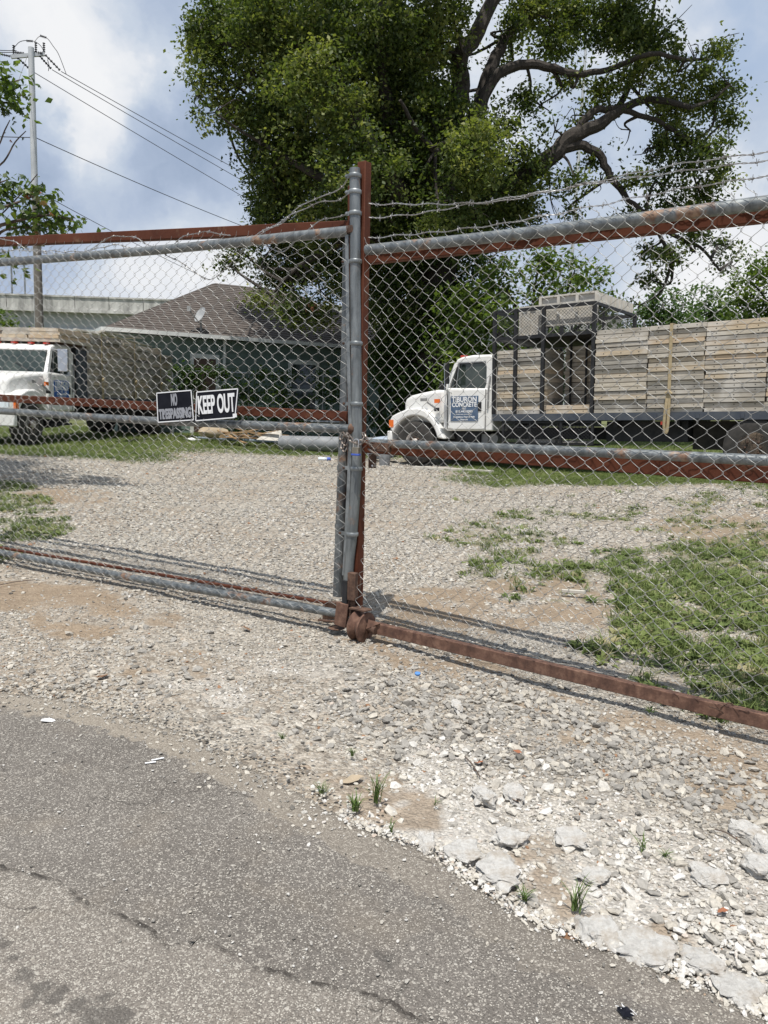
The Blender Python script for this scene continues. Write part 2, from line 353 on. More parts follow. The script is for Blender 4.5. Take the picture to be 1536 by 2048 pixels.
M['stone'] = inst_mat('crushed_stone', [(0, (.13, .12, .105)), (.2, (.27, .255, .23)), (.4, (.37, .35, .315)), (.6, (.44, .405, .345)), (.78, (.52, .485, .42)), (.86, (.53, .51, .47)), (.95, (.64, .62, .585)), (.985, (.34, .22, .13)), (1, (.30, .17, .10))], .9, 2.5, .5)
M['grassi'] = inst_mat('grass_blade', [(0, (.085, .12, .035)), (.5, (.15, .20, .06)), (.85, (.23, .27, .09)), (1, (.40, .36, .20))], .6, 0, 0, .3)
M['grass'] = simple('tuft_green', (.06, .11, .02), (.12, .17, .04), 12, .6)

# ------------------------------------------------------------------ ground
def inpoly(x, y, poly):
    x = np.asarray(x); y = np.asarray(y); c = np.zeros(x.shape, bool); n = len(poly)
    for i in range(n):
        x0, y0 = poly[i]; x1, y1 = poly[(i + 1) % n]
        hit = ((y0 > y) != (y1 > y)) & (x < (x1 - x0) * (y - y0) / (y1 - y0 + 1e-12) + x0); c ^= hit
    return c
def segdist(x, y, pts):
    d = np.full(np.shape(x), 1e9)
    for (x0, y0), (x1, y1) in zip(pts[:-1], pts[1:]):
        t = np.clip(((x - x0) * (x1 - x0) + (y - y0) * (y1 - y0)) / ((x1 - x0) ** 2 + (y1 - y0) ** 2), 0, 1)
        d = np.minimum(d, np.hypot(x - x0 - t * (x1 - x0), y - y0 - t * (y1 - y0)))
    return d
_H = np.random.default_rng(11).random((256, 256))
def vn(x, y, sc, off=0):          # value noise
    x = np.asarray(x, float) * sc + off + 500; y = np.asarray(y, float) * sc + off * 1.7 + 500
    xi = np.floor(x).astype(int); yi = np.floor(y).astype(int); u = x - xi; v = y - yi; u = u * u * (3 - 2 * u); v = v * v * (3 - 2 * v)
    h = lambda a, b: _H[a % 256, b % 256]
    return (h(xi, yi) * (1 - u) + h(xi + 1, yi) * u) * (1 - v) + (h(xi, yi + 1) * (1 - u) + h(xi + 1, yi + 1) * u) * v
def fbm(x, y, sc, off=0): return (vn(x, y, sc, off) + .5 * vn(x, y, sc * 2.1, off + 3) + .25 * vn(x, y, sc * 4.3, off + 7)) / 1.75
PX = lambda L: [tuple(G(a, b)[:2]) for a, b in L]
ASPH = PX([(-900, 1290), (-300, 1345), (0, 1388), (120, 1400), (240, 1432), (350, 1462), (470, 1520), (560, 1570), (620, 1600), (700, 1650), (770, 1680), (850, 1702), (905, 1745), (950, 1775), (1010, 1820), (1060, 1850), (1130, 1880), (1185, 1900), (1250, 1905), (1330, 1950), (1420, 1990), (1500, 2030), (1600, 2075), (2200, 2350)])
OLDE = PX([(-900, 1560), (-200, 1680), (30, 1745), (110, 1762), (170, 1810), (235, 1830), (300, 1860), (340, 1900), (400, 1885), (450, 1905), (480, 1930), (560, 1950), (640, 1975), (720, 1985), (780, 2010), (850, 2050), (1000, 2120), (1400, 2380)])
WHITE = PX([(640, 1590), (760, 1600), (800, 1480), (980, 1460), (1150, 1530), (1350, 1640), (1700, 1700), (1900, 2400), (1500, 2100), (1300, 1960), (1150, 1890), (950, 1790), (850, 1710), (700, 1655)])
WH2 = PX([(250, 1330), (520, 1290), (700, 1330), (760, 1400), (600, 1430), (350, 1390)])
GREY = PX([(640, 1400), (800, 1330), (1000, 1340), (1300, 1470), (1560, 1560), (1560, 1660), (1300, 1590), (1000, 1520), (800, 1500)])
TAN = PX([(1000, 1360), (1200, 1400), (1600, 1500), (1700, 1600), (1450, 1620), (1200, 1520), (1050, 1440)])
DIRT = [PX([(740, 1200), (900, 1165), (1150, 1150), (1240, 1200), (1180, 1240), (1000, 1250), (800, 1260)]), PX([(40, 975), (220, 985), (200, 1005), (60, 1010)]), PX([(-100, 1150), (180, 1175), (400, 1240), (200, 1265), (-100, 1210)]), PX([(1300, 1050), (1560, 1040), (1600, 1110), (1420, 1110)]), PX([(280, 1300), (420, 1310), (400, 1350), (270, 1340)]),
        PX([(0, 1400), (260, 1440), (230, 1480), (0, 1470)])]
DIRT += [PX([(640, 1560), (700, 1545), (770, 1575), (860, 1640), (880, 1670), (800, 1672), (720, 1640)]), PX([(1010, 1760), (1060, 1700), (1130, 1720), (1150, 1800), (1140, 1870), (1080, 1850)]), PX([(1220, 1860), (1330, 1800), (1420, 1830), (1400, 1880), (1300, 1890)]), PX([(700, 1270), (900, 1300), (1100, 1370), (1000, 1380), (800, 1330)])]
WEED = PX([(1200, 1120), (1350, 1085), (1540, 1075), (1800, 1080), (1900, 1500), (1560, 1455), (1400, 1420), (1300, 1385), (1240, 1345), (1180, 1290), (1240, 1200)])
WEED2 = [PX([(880, 1160), (1000, 1135), (1200, 1110), (1230, 1090), (1050, 1080), (1180, 1020), (1000, 1030), (860, 1090), (1020, 1120)]), PX([(1060, 1190), (1160, 1180), (1180, 1200), (1080, 1205)])]
WEEDL = PX([(-400, 960), (60, 970), (130, 1030), (160, 1075), (40, 1110), (-60, 1140), (-400, 1100)])
def edge_noise(x, y, a=.06): return (fbm(x, y, 5, 2) - .5) * a
def grassness(x, y):             # 0..1 how much turf grows there
    x = np.asarray(x, float); y = np.asarray(y, float); n = fbm(x, y, .9, 5)
    far = sstep(y + (n - .5) * 4, 20.5, 22.5)
    rt = sstep(y + .62 * (x - 2.2) * 0 + (n - .5) * 1.2, 13.3, 14.1) * sstep(x + (n - .5) * 1.5, 1.1, 2.2) * (x < 14)
    rt = np.maximum(rt, sstep(x + .25 * y, 9, 10.5) * sstep(y, 5, 8) * .9)
    lf = sstep(y + (n - .5) * 1.5 + .10 * (x + 6), 15.0, 16.2) * sstep(-x + (n - .5) * 2, 4.2, 6.0)
    lf = np.maximum(lf, .6 * sstep(y + (n - .5) * 1.5, 19.5, 21.5))
    return np.clip(np.maximum(np.maximum(far, rt), lf), 0, 1)
def weedness(x, y):
    n = fbm(x, y, 2.6, 9)
    w = np.zeros(np.shape(x))
    w = np.where(inpoly(x + edge_noise(x, y, .5), y + edge_noise(y, x, .5), WEED), sstep(n + .35 * fbm(x, y, 9, 2), .42, .70), w)
    for P in WEED2: w = np.where(inpoly(x + edge_noise(x, y, .8), y + edge_noise(y, x, .8), P), np.maximum(w, .7 * sstep(n, .36, .58)), w)
    w = np.where(inpoly(x, y, WEEDL), np.maximum(w, sstep(n, .3, .5)), w)
    b = (y > 6) & (y < 13.5) & (x > .8) & (x < 9)
    w = np.where(b, np.maximum(w, .55 * sstep(fbm(x, y, .8, 4) + .10 * sstep(x, 1.5, 4), .50, .64) * sstep(n, .36, .58)), w)
    return w
def asph_side(x, y):              # >0 on asphalt: signed distance from edge
    poly = ASPH + [(8, -6), (-12, -6), (-12, 3)]
    ins = inpoly(x, y, poly); d = segdist(x, y, ASPH); return np.where(ins, d, -d)

def ground_mat():
    m, t, b = newmat('gravel_ground'); L = t.links
    co = nd(t, 'ShaderNodeTexCoord').outputs['Object']
    def vor(s, feat='F1', rnd=1):
        v = nd(t, 'ShaderNodeTexVoronoi', feature=feat); v.inputs['Scale'].default_value = s; v.inputs['Randomness'].default_value = rnd
        mp = nd(t, 'ShaderNodeVectorMath', operation='ADD'); L.new(co, mp.inputs[0])
        nn = nd(t, 'ShaderNodeTexNoise'); nn.inputs['Scale'].default_value = s * 1.3; L.new(co, nn.inputs['Vector'])
        sc_ = nd(t, 'ShaderNodeVectorMath', operation='SCALE'); L.new(nn.outputs['Color'], sc_.inputs[0]); sc_.inputs['Scale'].default_value = .5 / s
        L.new(sc_.outputs[0], mp.inputs[1]); L.new(mp.outputs[0], v.inputs['Vector']); return v
    v1 = vor(75); v2 = vor(30)
    def stonecol(v): 
        s = nd(t, 'ShaderNodeSeparateColor'); L.new(v.outputs['Color'], s.inputs[0])
        return tramp(t, s.outputs[0], [(0, (.12, .105, .09)), (.25, (.25, .225, .19)), (.5, (.36, .325, .275)), (.75, (.46, .42, .355)), (.92, (.62, .58, .51)), (1, (.34, .24, .16))])
    c = mrgb(t, .5, stonecol(v1), stonecol(v2))
    dirt = tramp(t, tn(t, 35, 6, .7), [(.3, (.22, .165, .115)), (.7, (.37, .295, .215))])
    big = tn(t, .7, 5, .6)
    def attr(n): return nd(t, 'ShaderNodeAttribute', attribute_name=n).outputs['Fac']
    c = mrgb(t, tramp(t, big, [(.42, 0), (.66, .6)]), c, dirt)
    c = mrgb(t, attr('dirt'), c, dirt)
    wt = mrgb(t, .35, tramp(t, tn(t, 50, 7, .75), [(.3, (.40, .375, .34)), (.6, (.60, .58, .54))]), stonecol(v1))
    c = mrgb(t, attr('white'), c, wt)
    gr = tramp(t, tn(t, 60, 5, .7), [(.3, (.08, .10, .035)), (.7, (.19, .20, .08))])
    c = mrgb(t, attr('green'), c, gr)
    c = mrgb(t, .5, c, tramp(t, tn(t, 5, 6, .65), [(.3, .72), (.7, 1.2)]), 'MULTIPLY')
    L.new(c, b.inputs['Base Color']); b.inputs['Roughness'].default_value = .95; b.inputs['Specular IOR Level'].default_value = .2
    h = nd(t, 'ShaderNodeMath', operation='ADD'); L.new(v1.outputs['Distance'], h.inputs[0]); L.new(v2.outputs['Distance'], h.inputs[1])
    bm = tbump(t, b, h.outputs[0], .9, .012); bm.invert = True; return m
def grow(a, b, s0, k):
    out = [a]; s = s0
    while out[-1] < b: out.append(out[-1] + s); s *= k
    return out
xs = np.array(sorted(set(np.round([-v for v in grow(3.5, 400, .06, 1.07)] + list(np.arange(-3.5, 3.5, .04)) + grow(3.5, 400, .06, 1.07), 4))))
ys = np.array(sorted(set(np.round([-60, -20, -8, -3] + list(np.arange(0, 6, .04)) + grow(6, 600, .05, 1.05), 4))))
X, Y = np.meshgrid(xs, ys)
RUT = (fbm(X, Y, 1.1, 1) - .5) * .05 + (fbm(X, Y, 7, 1) - .5) * .018
asd = asph_side(X, Y)
Z = gz(X, Y) + RUT * sstep(-asd, -.02, .5) - .012 + .02 * 0
Z = np.where(asd > -.02, -.02, Z)
nx, ny = len(xs), len(ys)
V = np.stack([X, Y, Z], -1).reshape(-1, 3)
idx = np.arange(nx * ny).reshape(ny, nx)
F = np.stack([idx[:-1, :-1], idx[:-1, 1:], idx[1:, 1:], idx[1:, :-1]], -1).reshape(-1, 4)
xf, yf = V[:, 0], V[:, 1]
def zone(x, y):
    w = np.zeros(x.shape); n = fbm(x, y, 4, 3)
    w = np.where(inpoly(x + edge_noise(x, y, .3), y + edge_noise(y, x, .3), WHITE), sstep(n, .25, .5), w)
    w = np.where(inpoly(x, y, WH2), np.maximum(w, .75 * sstep(n, .4, .6)), w)
    d = np.zeros(x.shape)
    for P in DIRT: d = np.where(inpoly(x + edge_noise(x, y, .5), y + edge_noise(y, x, .5), P), np.maximum(d, sstep(n, .2, .5)), d)
    d = np.where(inpoly(x + edge_noise(x, y, .3), y, TAN), np.maximum(d, .8 * sstep(n, .3, .55)), d)
    w = w * (1 - .8 * d) * (.42 + .58 * np.exp(-(np.clip(-asph_side(x, y), 0, 9) / .62) ** 2))
    return w, d
wz, dz = zone(xf, yf)
gz_ = np.clip(grassness(xf, yf) * .95 + .55 * weedness(xf, yf), 0, 1)
gme = fastmesh('ground', V, F, ground_mat(), {'white': ('POINT', wz), 'dirt': ('POINT', dz), 'green': ('POINT', gz_)}, True)
tag(link('ground', gme), kind='structure')
def gh(x, y): return gz(x, y) + (fbm(x, y, 1.1, 1) - .5) * .05 + (fbm(x, y, 7, 1) - .5) * .018 - .012

def asphalt_mat(name, lo, hi, specks, stain=True):
    m, t, b = newmat(name); L = t.links
    co = nd(t, 'ShaderNodeTexCoord').outputs['Object']
    cols = []
    hts = []
    for s in (300, 130):
        v = nd(t, 'ShaderNodeTexVoronoi'); v.inputs['Scale'].default_value = s; L.new(co, v.inputs['Vector'])
        sp = nd(t, 'ShaderNodeSeparateColor'); L.new(v.outputs['Color'], sp.inputs[0])
        cols.append((sp.outputs[0], sp.outputs[1])); hts.append(v.outputs['Distance'])
    base = tramp(t, tn(t, 1.6, 7, .65), [(.3, lo), (.7, hi)])
    c = mrgb(t, .6, base, tramp(t, cols[0][0], [(0, .45), (.5, 1.0), (1, 1.6)]), 'MULTIPLY')
    c = mrgb(t, tramp(t, cols[0][1], [(1 - specks, 0), (1 - specks + .03, .8)]), c, (.50, .47, .41))
    c = mrgb(t, tramp(t, cols[1][1], [(.90, 0), (.93, .6)]), c, tramp(t, cols[1][0], [(0, (.12, .11, .10)), (.5, (.33, .30, .26)), (1, (.55, .52, .46))]))
    c = mrgb(t, tramp(t, tn(t, 3.1, 5, .6, off=(5, 3, 0)), [(.54, 0), (.74, .28)]), c, (.27, .225, .17))
    ed = nd(t, 'ShaderNodeAttribute', attribute_name='edge').outputs['Fac']
    ea = nd(t, 'ShaderNodeMath', operation='ADD'); L.new(ed, ea.inputs[0]); L.new(tn(t, 7, 6, .65), ea.inputs[1])
    sx_ = nd(t, 'ShaderNodeSeparateXYZ'); L.new(co, sx_.inputs[0]); lf_ = nd(t, 'ShaderNodeMapRange'); L.new(sx_.outputs[0], lf_.inputs[0]); lf_.inputs[1].default_value = .4; lf_.inputs[2].default_value = -.9; lf_.inputs[3].default_value = .25; lf_.inputs[4].default_value = 1
    dm = nd(t, 'ShaderNodeMath', operation='MULTIPLY'); L.new(tramp(t, ea.outputs[0], [(.95, 0), (1.45, .62)]), dm.inputs[0]); L.new(lf_.outputs[0], dm.inputs[1])
    c = mrgb(t, dm.outputs[0], c, tramp(t, tn(t, 160, 6, .75), [(.34, (.17, .14, .11)), (.5, (.33, .285, .225)), (.66, (.52, .47, .39))])) if stain and name == 'asphalt' else c
    cr = nd(t, 'ShaderNodeTexVoronoi', feature='DISTANCE_TO_EDGE'); cr.inputs['Scale'].default_value = 1.7
    cn = nd(t, 'ShaderNodeTexNoise'); cn.inputs['Scale'].default_value = 4; cn.inputs['Detail'].default_value = 8; L.new(co, cn.inputs['Vector'])
    cm = nd(t, 'ShaderNodeVectorMath', operation='MULTIPLY_ADD'); L.new(cn.outputs['Color'], cm.inputs[0]); cm.inputs[1].default_value = (.5, .5, .5); L.new(co, cm.inputs[2]); L.new(cm.outputs[0], cr.inputs['Vector'])
    cf = nd(t, 'ShaderNodeMath', operation='MULTIPLY'); L.new(tramp(t, cr.outputs['Distance'], [(.0, .8), (.009, 0)]), cf.inputs[0]); L.new(tramp(t, tn(t, 1.5, 3, .5, off=(3, 9, 0)), [(.5, 0), (.56, 1)]), cf.inputs[1])
    c = mrgb(t, cf.outputs[0], c, (.05, .045, .04))
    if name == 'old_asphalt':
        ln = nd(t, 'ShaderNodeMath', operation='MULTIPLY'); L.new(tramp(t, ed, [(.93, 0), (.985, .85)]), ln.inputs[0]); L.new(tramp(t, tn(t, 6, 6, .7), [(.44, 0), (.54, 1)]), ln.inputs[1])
        c = mrgb(t, ln.outputs[0], c, (.035, .03, .026))  # broken dark line at the layer edge: crack shadow and crevice dirt painted in
    if stain:
        cur = None
        for (sx, sy), rr in STAINS:
            dd = nd(t, 'ShaderNodeVectorMath', operation='DISTANCE'); L.new(co, dd.inputs[0]); dd.inputs[1].default_value = (sx, sy, .006)
            sb = nd(t, 'ShaderNodeMath', operation='SUBTRACT'); L.new(dd.outputs['Value'], sb.inputs[0]); sb.inputs[1].default_value = rr
            if cur is None: cur = sb.outputs[0]
            else:
                mn = nd(t, 'ShaderNodeMath', operation='SMOOTH_MIN'); L.new(cur, mn.inputs[0]); L.new(sb.outputs[0], mn.inputs[1]); mn.inputs[2].default_value = .02; cur = mn.outputs[0]
        ad = nd(t, 'ShaderNodeMath', operation='MULTIPLY_ADD'); L.new(tn(t, 16, 7, .72), ad.inputs[0]); ad.inputs[1].default_value = .13; L.new(cur, ad.inputs[2])
        c = mrgb(t, tramp(t, ad.outputs[0], [(.050, .68), (.062, 0)]), c, (.085, .078, .070))
    L.new(c, b.inputs['Base Color']); b.inputs['Roughness'].default_value = .9; b.inputs['Specular IOR Level'].default_value = .25
    h = nd(t, 'ShaderNodeMath', operation='ADD'); L.new(hts[0], h.inputs[0]); L.new(hts[1], h.inputs[1])
    bm = tbump(t, b, h.outputs[0], .55, .006); bm.invert = True; return m
STAINS = [(tuple(G(768, 1922)[:2]), .026), (tuple(G(755, 1912)[:2]), .018), (tuple(G(780, 1935)[:2]), .018), (tuple(G(475, 1778)[:2]), .016), (tuple(G(490, 1790)[:2]), .012)] + [(tuple(G(a, b)[:2]), c) for a, b, c in ((-5, 1895, .03), (25, 1925, .03), (55, 1950, .03), (85, 1980, .032), (115, 2000, .035), (150, 2020, .04), (190, 2035, .045), (235, 2045, .045), (205, 2005, .025), (60, 2010, .02))]
def densify(pts, n=14, amp=.012, seed=1):
    rg = np.random.default_rng(seed); out = []
    for (a, b), (c, d) in zip(pts[:-1], pts[1:]):
        L = max(2, min(n, int(np.hypot(c - a, d - b) / .018)))
        for k in range(L): out.append((a + (c - a) * k / L + rg.normal() * amp * .5, b + (d - b) * k / L + rg.normal() * amp * .5))
    out.append(pts[-1]); return out
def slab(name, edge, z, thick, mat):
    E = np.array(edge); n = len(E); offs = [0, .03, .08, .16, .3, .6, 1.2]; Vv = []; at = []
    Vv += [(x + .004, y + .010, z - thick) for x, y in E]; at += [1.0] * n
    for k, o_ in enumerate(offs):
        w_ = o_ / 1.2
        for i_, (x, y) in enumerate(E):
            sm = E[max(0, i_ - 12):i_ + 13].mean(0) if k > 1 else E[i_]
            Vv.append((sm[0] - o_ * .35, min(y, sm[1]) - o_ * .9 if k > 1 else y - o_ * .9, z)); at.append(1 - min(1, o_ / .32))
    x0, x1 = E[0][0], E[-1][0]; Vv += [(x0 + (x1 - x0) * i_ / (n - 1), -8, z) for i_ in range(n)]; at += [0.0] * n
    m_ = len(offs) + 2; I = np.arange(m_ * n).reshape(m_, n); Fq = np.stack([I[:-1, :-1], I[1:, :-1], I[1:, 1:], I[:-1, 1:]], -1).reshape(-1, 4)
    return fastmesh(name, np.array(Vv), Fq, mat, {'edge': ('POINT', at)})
tag(link('asphalt_road', slab('asphalt_road', densify(ASPH, 30, .009, 3), .004, .03, asphalt_mat('asphalt', (.128, .115, .101), (.182, .165, .146), .12))), kind='structure')
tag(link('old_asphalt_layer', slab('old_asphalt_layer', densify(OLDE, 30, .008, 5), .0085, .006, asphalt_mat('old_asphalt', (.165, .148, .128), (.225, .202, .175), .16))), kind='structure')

# instancing of loose cover (stuff only): points + prototypes through geometry nodes
def scatter(name, P, scl, rot, tint, protos, label=None):
    me = bpy.data.meshes.new(name); me.vertices.add(len(P)); me.vertices.foreach_set('co', P.astype(np.float32).ravel())
    for nm, ty, arr in (('scl', 'FLOAT_VECTOR', scl), ('rot', 'FLOAT_VECTOR', rot), ('tnt', 'FLOAT', tint), ('pick', 'INT', RNG.integers(0, len(protos), len(P)))):
        a = me.attributes.new(nm, ty, 'POINT')
        if ty == 'FLOAT_VECTOR': a.data.foreach_set('vector', np.asarray(arr, np.float32).ravel())
        else: a.data.foreach_set('value', np.asarray(arr, np.int32 if ty == 'INT' else np.float32))
    pc = bpy.data.collections.new(name + '_kinds')
    for i, pm in enumerate(protos):
        po = bpy.data.objects.new('kind_%02d' % i, pm); pc.objects.link(po)
    ng = bpy.data.node_groups.new(name, 'GeometryNodeTree')
    ng.interface.new_socket('Geometry', in_out='INPUT', socket_type='NodeSocketGeometry'); ng.interface.new_socket('Geometry', in_out='OUTPUT', socket_type='NodeSocketGeometry')
    gi = ng.nodes.new('NodeGroupInput'); go = ng.nodes.new('NodeGroupOutput')
    ci = ng.nodes.new('GeometryNodeCollectionInfo'); ci.inputs['Collection'].default_value = pc; ci.inputs['Separate Children'].default_value = True; ci.inputs['Reset Children'].default_value = True
    ip = ng.nodes.new('GeometryNodeInstanceOnPoints'); ip.inputs['Pick Instance'].default_value = True
    def na(n, ty):
        a = ng.nodes.new('GeometryNodeInputNamedAttribute'); a.data_type = ty; a.inputs[0].default_value = n; return a.outputs[0]
    ng.links.new(gi.outputs[0], ip.inputs['Points']); ng.links.new(ci.outputs[0], ip.inputs['Instance'])
    ng.links.new(na('pick', 'INT'), ip.inputs['Instance Index']); ng.links.new(na('rot', 'FLOAT_VECTOR'), ip.inputs['Rotation']); ng.links.new(na('scl', 'FLOAT_VECTOR'), ip.inputs['Scale'])
    st = ng.nodes.new('GeometryNodeStoreNamedAttribute'); st.data_type = 'FLOAT'; st.domain = 'INSTANCE'; st.inputs['Name'].default_value = 'tint'
    ng.links.new(ip.outputs[0], st.inputs[0]); ng.links.new(na('tnt', 'FLOAT'), st.inputs['Value']); ng.links.new(st.outputs[0], go.inputs[0])
    o = link(name, me); md = o.modifiers.new('scatter', 'NODES'); md.node_group = ng; tag(o, label, None, None, 'stuff'); return o
def stone_proto(seed):
    rg = np.random.default_rng(seed); V, Fc = ICO[1]; n = rg.normal(size=(9, 3)); n /= np.linalg.norm(n, axis=1)[:, None]; h = .55 + .35 * rg.random(9)
    V = V.copy() * (1 + .2 * (rg.random(len(V)) - .5))[:, None]
    for a, b in zip(n, h):
        d = V @ a; V = V - np.clip(d - b, 0, None)[:, None] * a
    V *= np.array([1, .75 + .2 * rg.random(), .5 + .2 * rg.random()]); mb = MB(); mb.add(V, Fc); return mb.mesh('stone', M['stone'])
STONES = [stone_proto(100 + i) for i in range(9)]
def make_stones():
    allP = []; allS = []; allT = []
    def cast(n, x0, x1, y0, y1): return RNG.uniform(x0, x1, n), RNG.uniform(y0, y1, n)
    def push(x, y, s, t, sink=.25):
        allP.append(np.stack([x, y, gh(x, y) + s * .5 * (1 - 2 * sink) * .8], -1)); allS.append(s); allT.append(t)
    # bands by distance: near stones dense and small ones too
    for (y0, y1, dens, smin, smax) in ((1.4, 3.2, 6500, .0035, .012), (3.2, 5.2, 3000, .005, .014), (5.2, 8, 1100, .009, .022), (8, 13, 420, .013, .028), (13, 22, 150, .017, .034)):
        xm0, xm1 = -.56 * y1 - .3, .56 * y1 + .3; n = int(dens * (xm1 - xm0) * (y1 - y0)); x, y = cast(n, xm0, xm1, y0, y1)
        k = (np.abs(x) < .55 * y + .25); x, y = x[k], y[k]
        w, d = zone(x, y); g = np.clip(grassness(x, y) + .6 * weedness(x, y), 0, 1); a = asph_side(x, y)
        pr = (.35 + .65 * sstep(fbm(x, y, 1.6, 8), .32, .55)) * (1 - .93 * g) * (1 - .85 * d); pr = np.where(a > 0, 0, pr)
        pr = np.minimum(1, pr * (1 + .8 * w)); k = RNG.random(len(x)) < pr; x, y, w, d = x[k], y[k], w[k], d[k]
        s = smin + (smax - smin) * RNG.random(len(x)) ** 2.2
        gp = inpoly(x, y, GREY); t = RNG.beta(2.2, 2.0, len(x)) * .86
        t = np.where(gp, RNG.beta(2, 3.2, len(x)) * .8, t); t = np.where(RNG.random(len(x)) < w * .75, .80 + .17 * RNG.random(len(x)), t)
        t = np.where(RNG.random(len(x)) < .035, .88, t); t = np.where(RNG.random(len(x)) < .006, 1.0, t)
        s = np.where(gp, s * 1.15, s); push(x, y, s, t)
    # larger crushed rock in the foreground band
    x, y = cast(26000, -1.9, 2.2, 1.5, 4.6); gp = inpoly(x, y, GREY); wp = inpoly(x, y, WHITE); a = asph_side(x, y); n = fbm(x, y, 3, 6)
    pr = np.where(gp, .55 * sstep(n, .3, .5), np.where(wp, .24 * sstep(n, .3, .55), .13 * sstep(n, .35, .6))); pr = np.where(a > -.015, 0, pr); pr = np.where((x < -.3) & (y > 3), pr * .8, pr)
    k = RNG.random(len(x)) < pr; x, y, wp, gp = x[k], y[k], wp[k], gp[k]; s = .010 + .018 * RNG.random(len(x)) ** 2
    t = np.where(wp & (RNG.random(len(x)) < .85 * np.exp(-(a[k] / .8) ** 2)), .76 + .18 * RNG.random(len(x)), RNG.beta(2, 2.5, len(x)) * .85); push(x, y, s, t, .15)
    # big chunks, white band mostly
    x, y = cast(420, -.2, 2.2, 1.5, 4.3); wp = inpoly(x, y, WHITE); gp = inpoly(x, y, GREY); a = asph_side(x, y)
    k = (wp | (gp & (RNG.random(len(x)) < .25))) & (a < -.04) & (RNG.random(len(x)) < .45); x, y, wp = x[k], y[k], wp[k]
    push(x, y, .018 + .02 * RNG.random(len(x)) ** 2, np.where(wp, .74 + .14 * RNG.random(len(x)), RNG.random(len(x)) * .7), .2)
    # ragged line of chips on the asphalt edge and loose chips on the road
    e = np.array(densify(ASPH, 30, .0, 3)); i = RNG.integers(0, len(e), 3800); sp_ = np.where(e[i, 0] < -.1, .10, .022); x = e[i, 0] + RNG.normal(0, 1, 3800) * sp_ + .01; y = e[i, 1] + RNG.normal(0, 1, 3800) * sp_ + .02
    s = .003 + .009 * RNG.random(3800) ** 2; allP.append(np.stack([x, y, .004 + s * .3], -1)); allS.append(s); allT.append(np.where(x > -.25, .7 + .28 * RNG.random(3800), RNG.random(3800) * .85))
    x, y = cast(15000, -2.3, 1.6, 1.3, 3.9); a = asph_side(x, y); dn = .16 + .5 * np.exp(-np.abs(segdist(x, y, OLDE)) / .05) + .35 * np.exp(-np.abs(a) / .12)
    k = (a > 0) & (RNG.random(len(x)) < dn); x, y = x[k], y[k]; s = .0022 + .0055 * RNG.random(len(x)) ** 3
    allP.append(np.stack([x, y, .007 + s * .25], -1)); allS.append(s); allT.append(np.where(RNG.random(len(x)) < .4, .88, RNG.random(len(x)) * .8))
    P = np.concatenate(allP); s = np.concatenate(allS); T = np.concatenate(allT); n = len(P)
    S = np.stack([s * RNG.uniform(.8, 1.5, n), s * RNG.uniform(.8, 1.3, n), s * RNG.uniform(.6, 1.1, n)], -1)
    R = np.stack([RNG.normal(0, .3, n), RNG.normal(0, .3, n), RNG.uniform(0, 6.28, n)], -1)
    scatter('gravel', P, S, R, T, STONES, 'loose crushed gravel covering the yard and drive'); return n
NS = make_stones()

def tuft_proto(seed, blades, h, spread, w, broad=False):
    rg = np.random.default_rng(seed); mb = MB()
    for i in range(blades):
        a = rg.uniform(0, 6.28); o = np.array([rg.normal() * spread * .4, rg.normal() * spread * .4, 0]); d = np.array([cos(a), sin(a), 0]); sd = np.array([-sin(a), cos(a), 0])
        hh = h * rg.uniform(.5, 1.1); ln = spread * rg.uniform(.5, 1.5); ww = w * rg.uniform(.7, 1.2)
        k = (.55, 1.0) if not broad else (.5, 1.0)
        p0, p1, p2 = o, o + d * ln * .35 + np.array([0, 0, hh * .65]), o + d * ln + np.array([0, 0, hh * (.95 if not broad else .6)])
        wb = .5 if broad else 1.0
        mb.add([p0 - sd * ww * .5 * wb, p0 + sd * ww * .5 * wb, p1 + sd * ww * .5 * (1.6 if broad else .8), p1 - sd * ww * .5 * (1.6 if broad else .8), p2], [(0, 1, 2, 3), (3, 2, 4)])
    return mb.mesh('tuft', M['grassi'])
TURF = [tuft_proto(i, 9, .045, .035, .004) for i in range(5)]
WEEDP = [tuft_proto(20 + i, 14, .085, .06, .006) for i in range(4)] + [tuft_proto(30 + i, 11, .05, .07, .014, True) for i in range(4)]
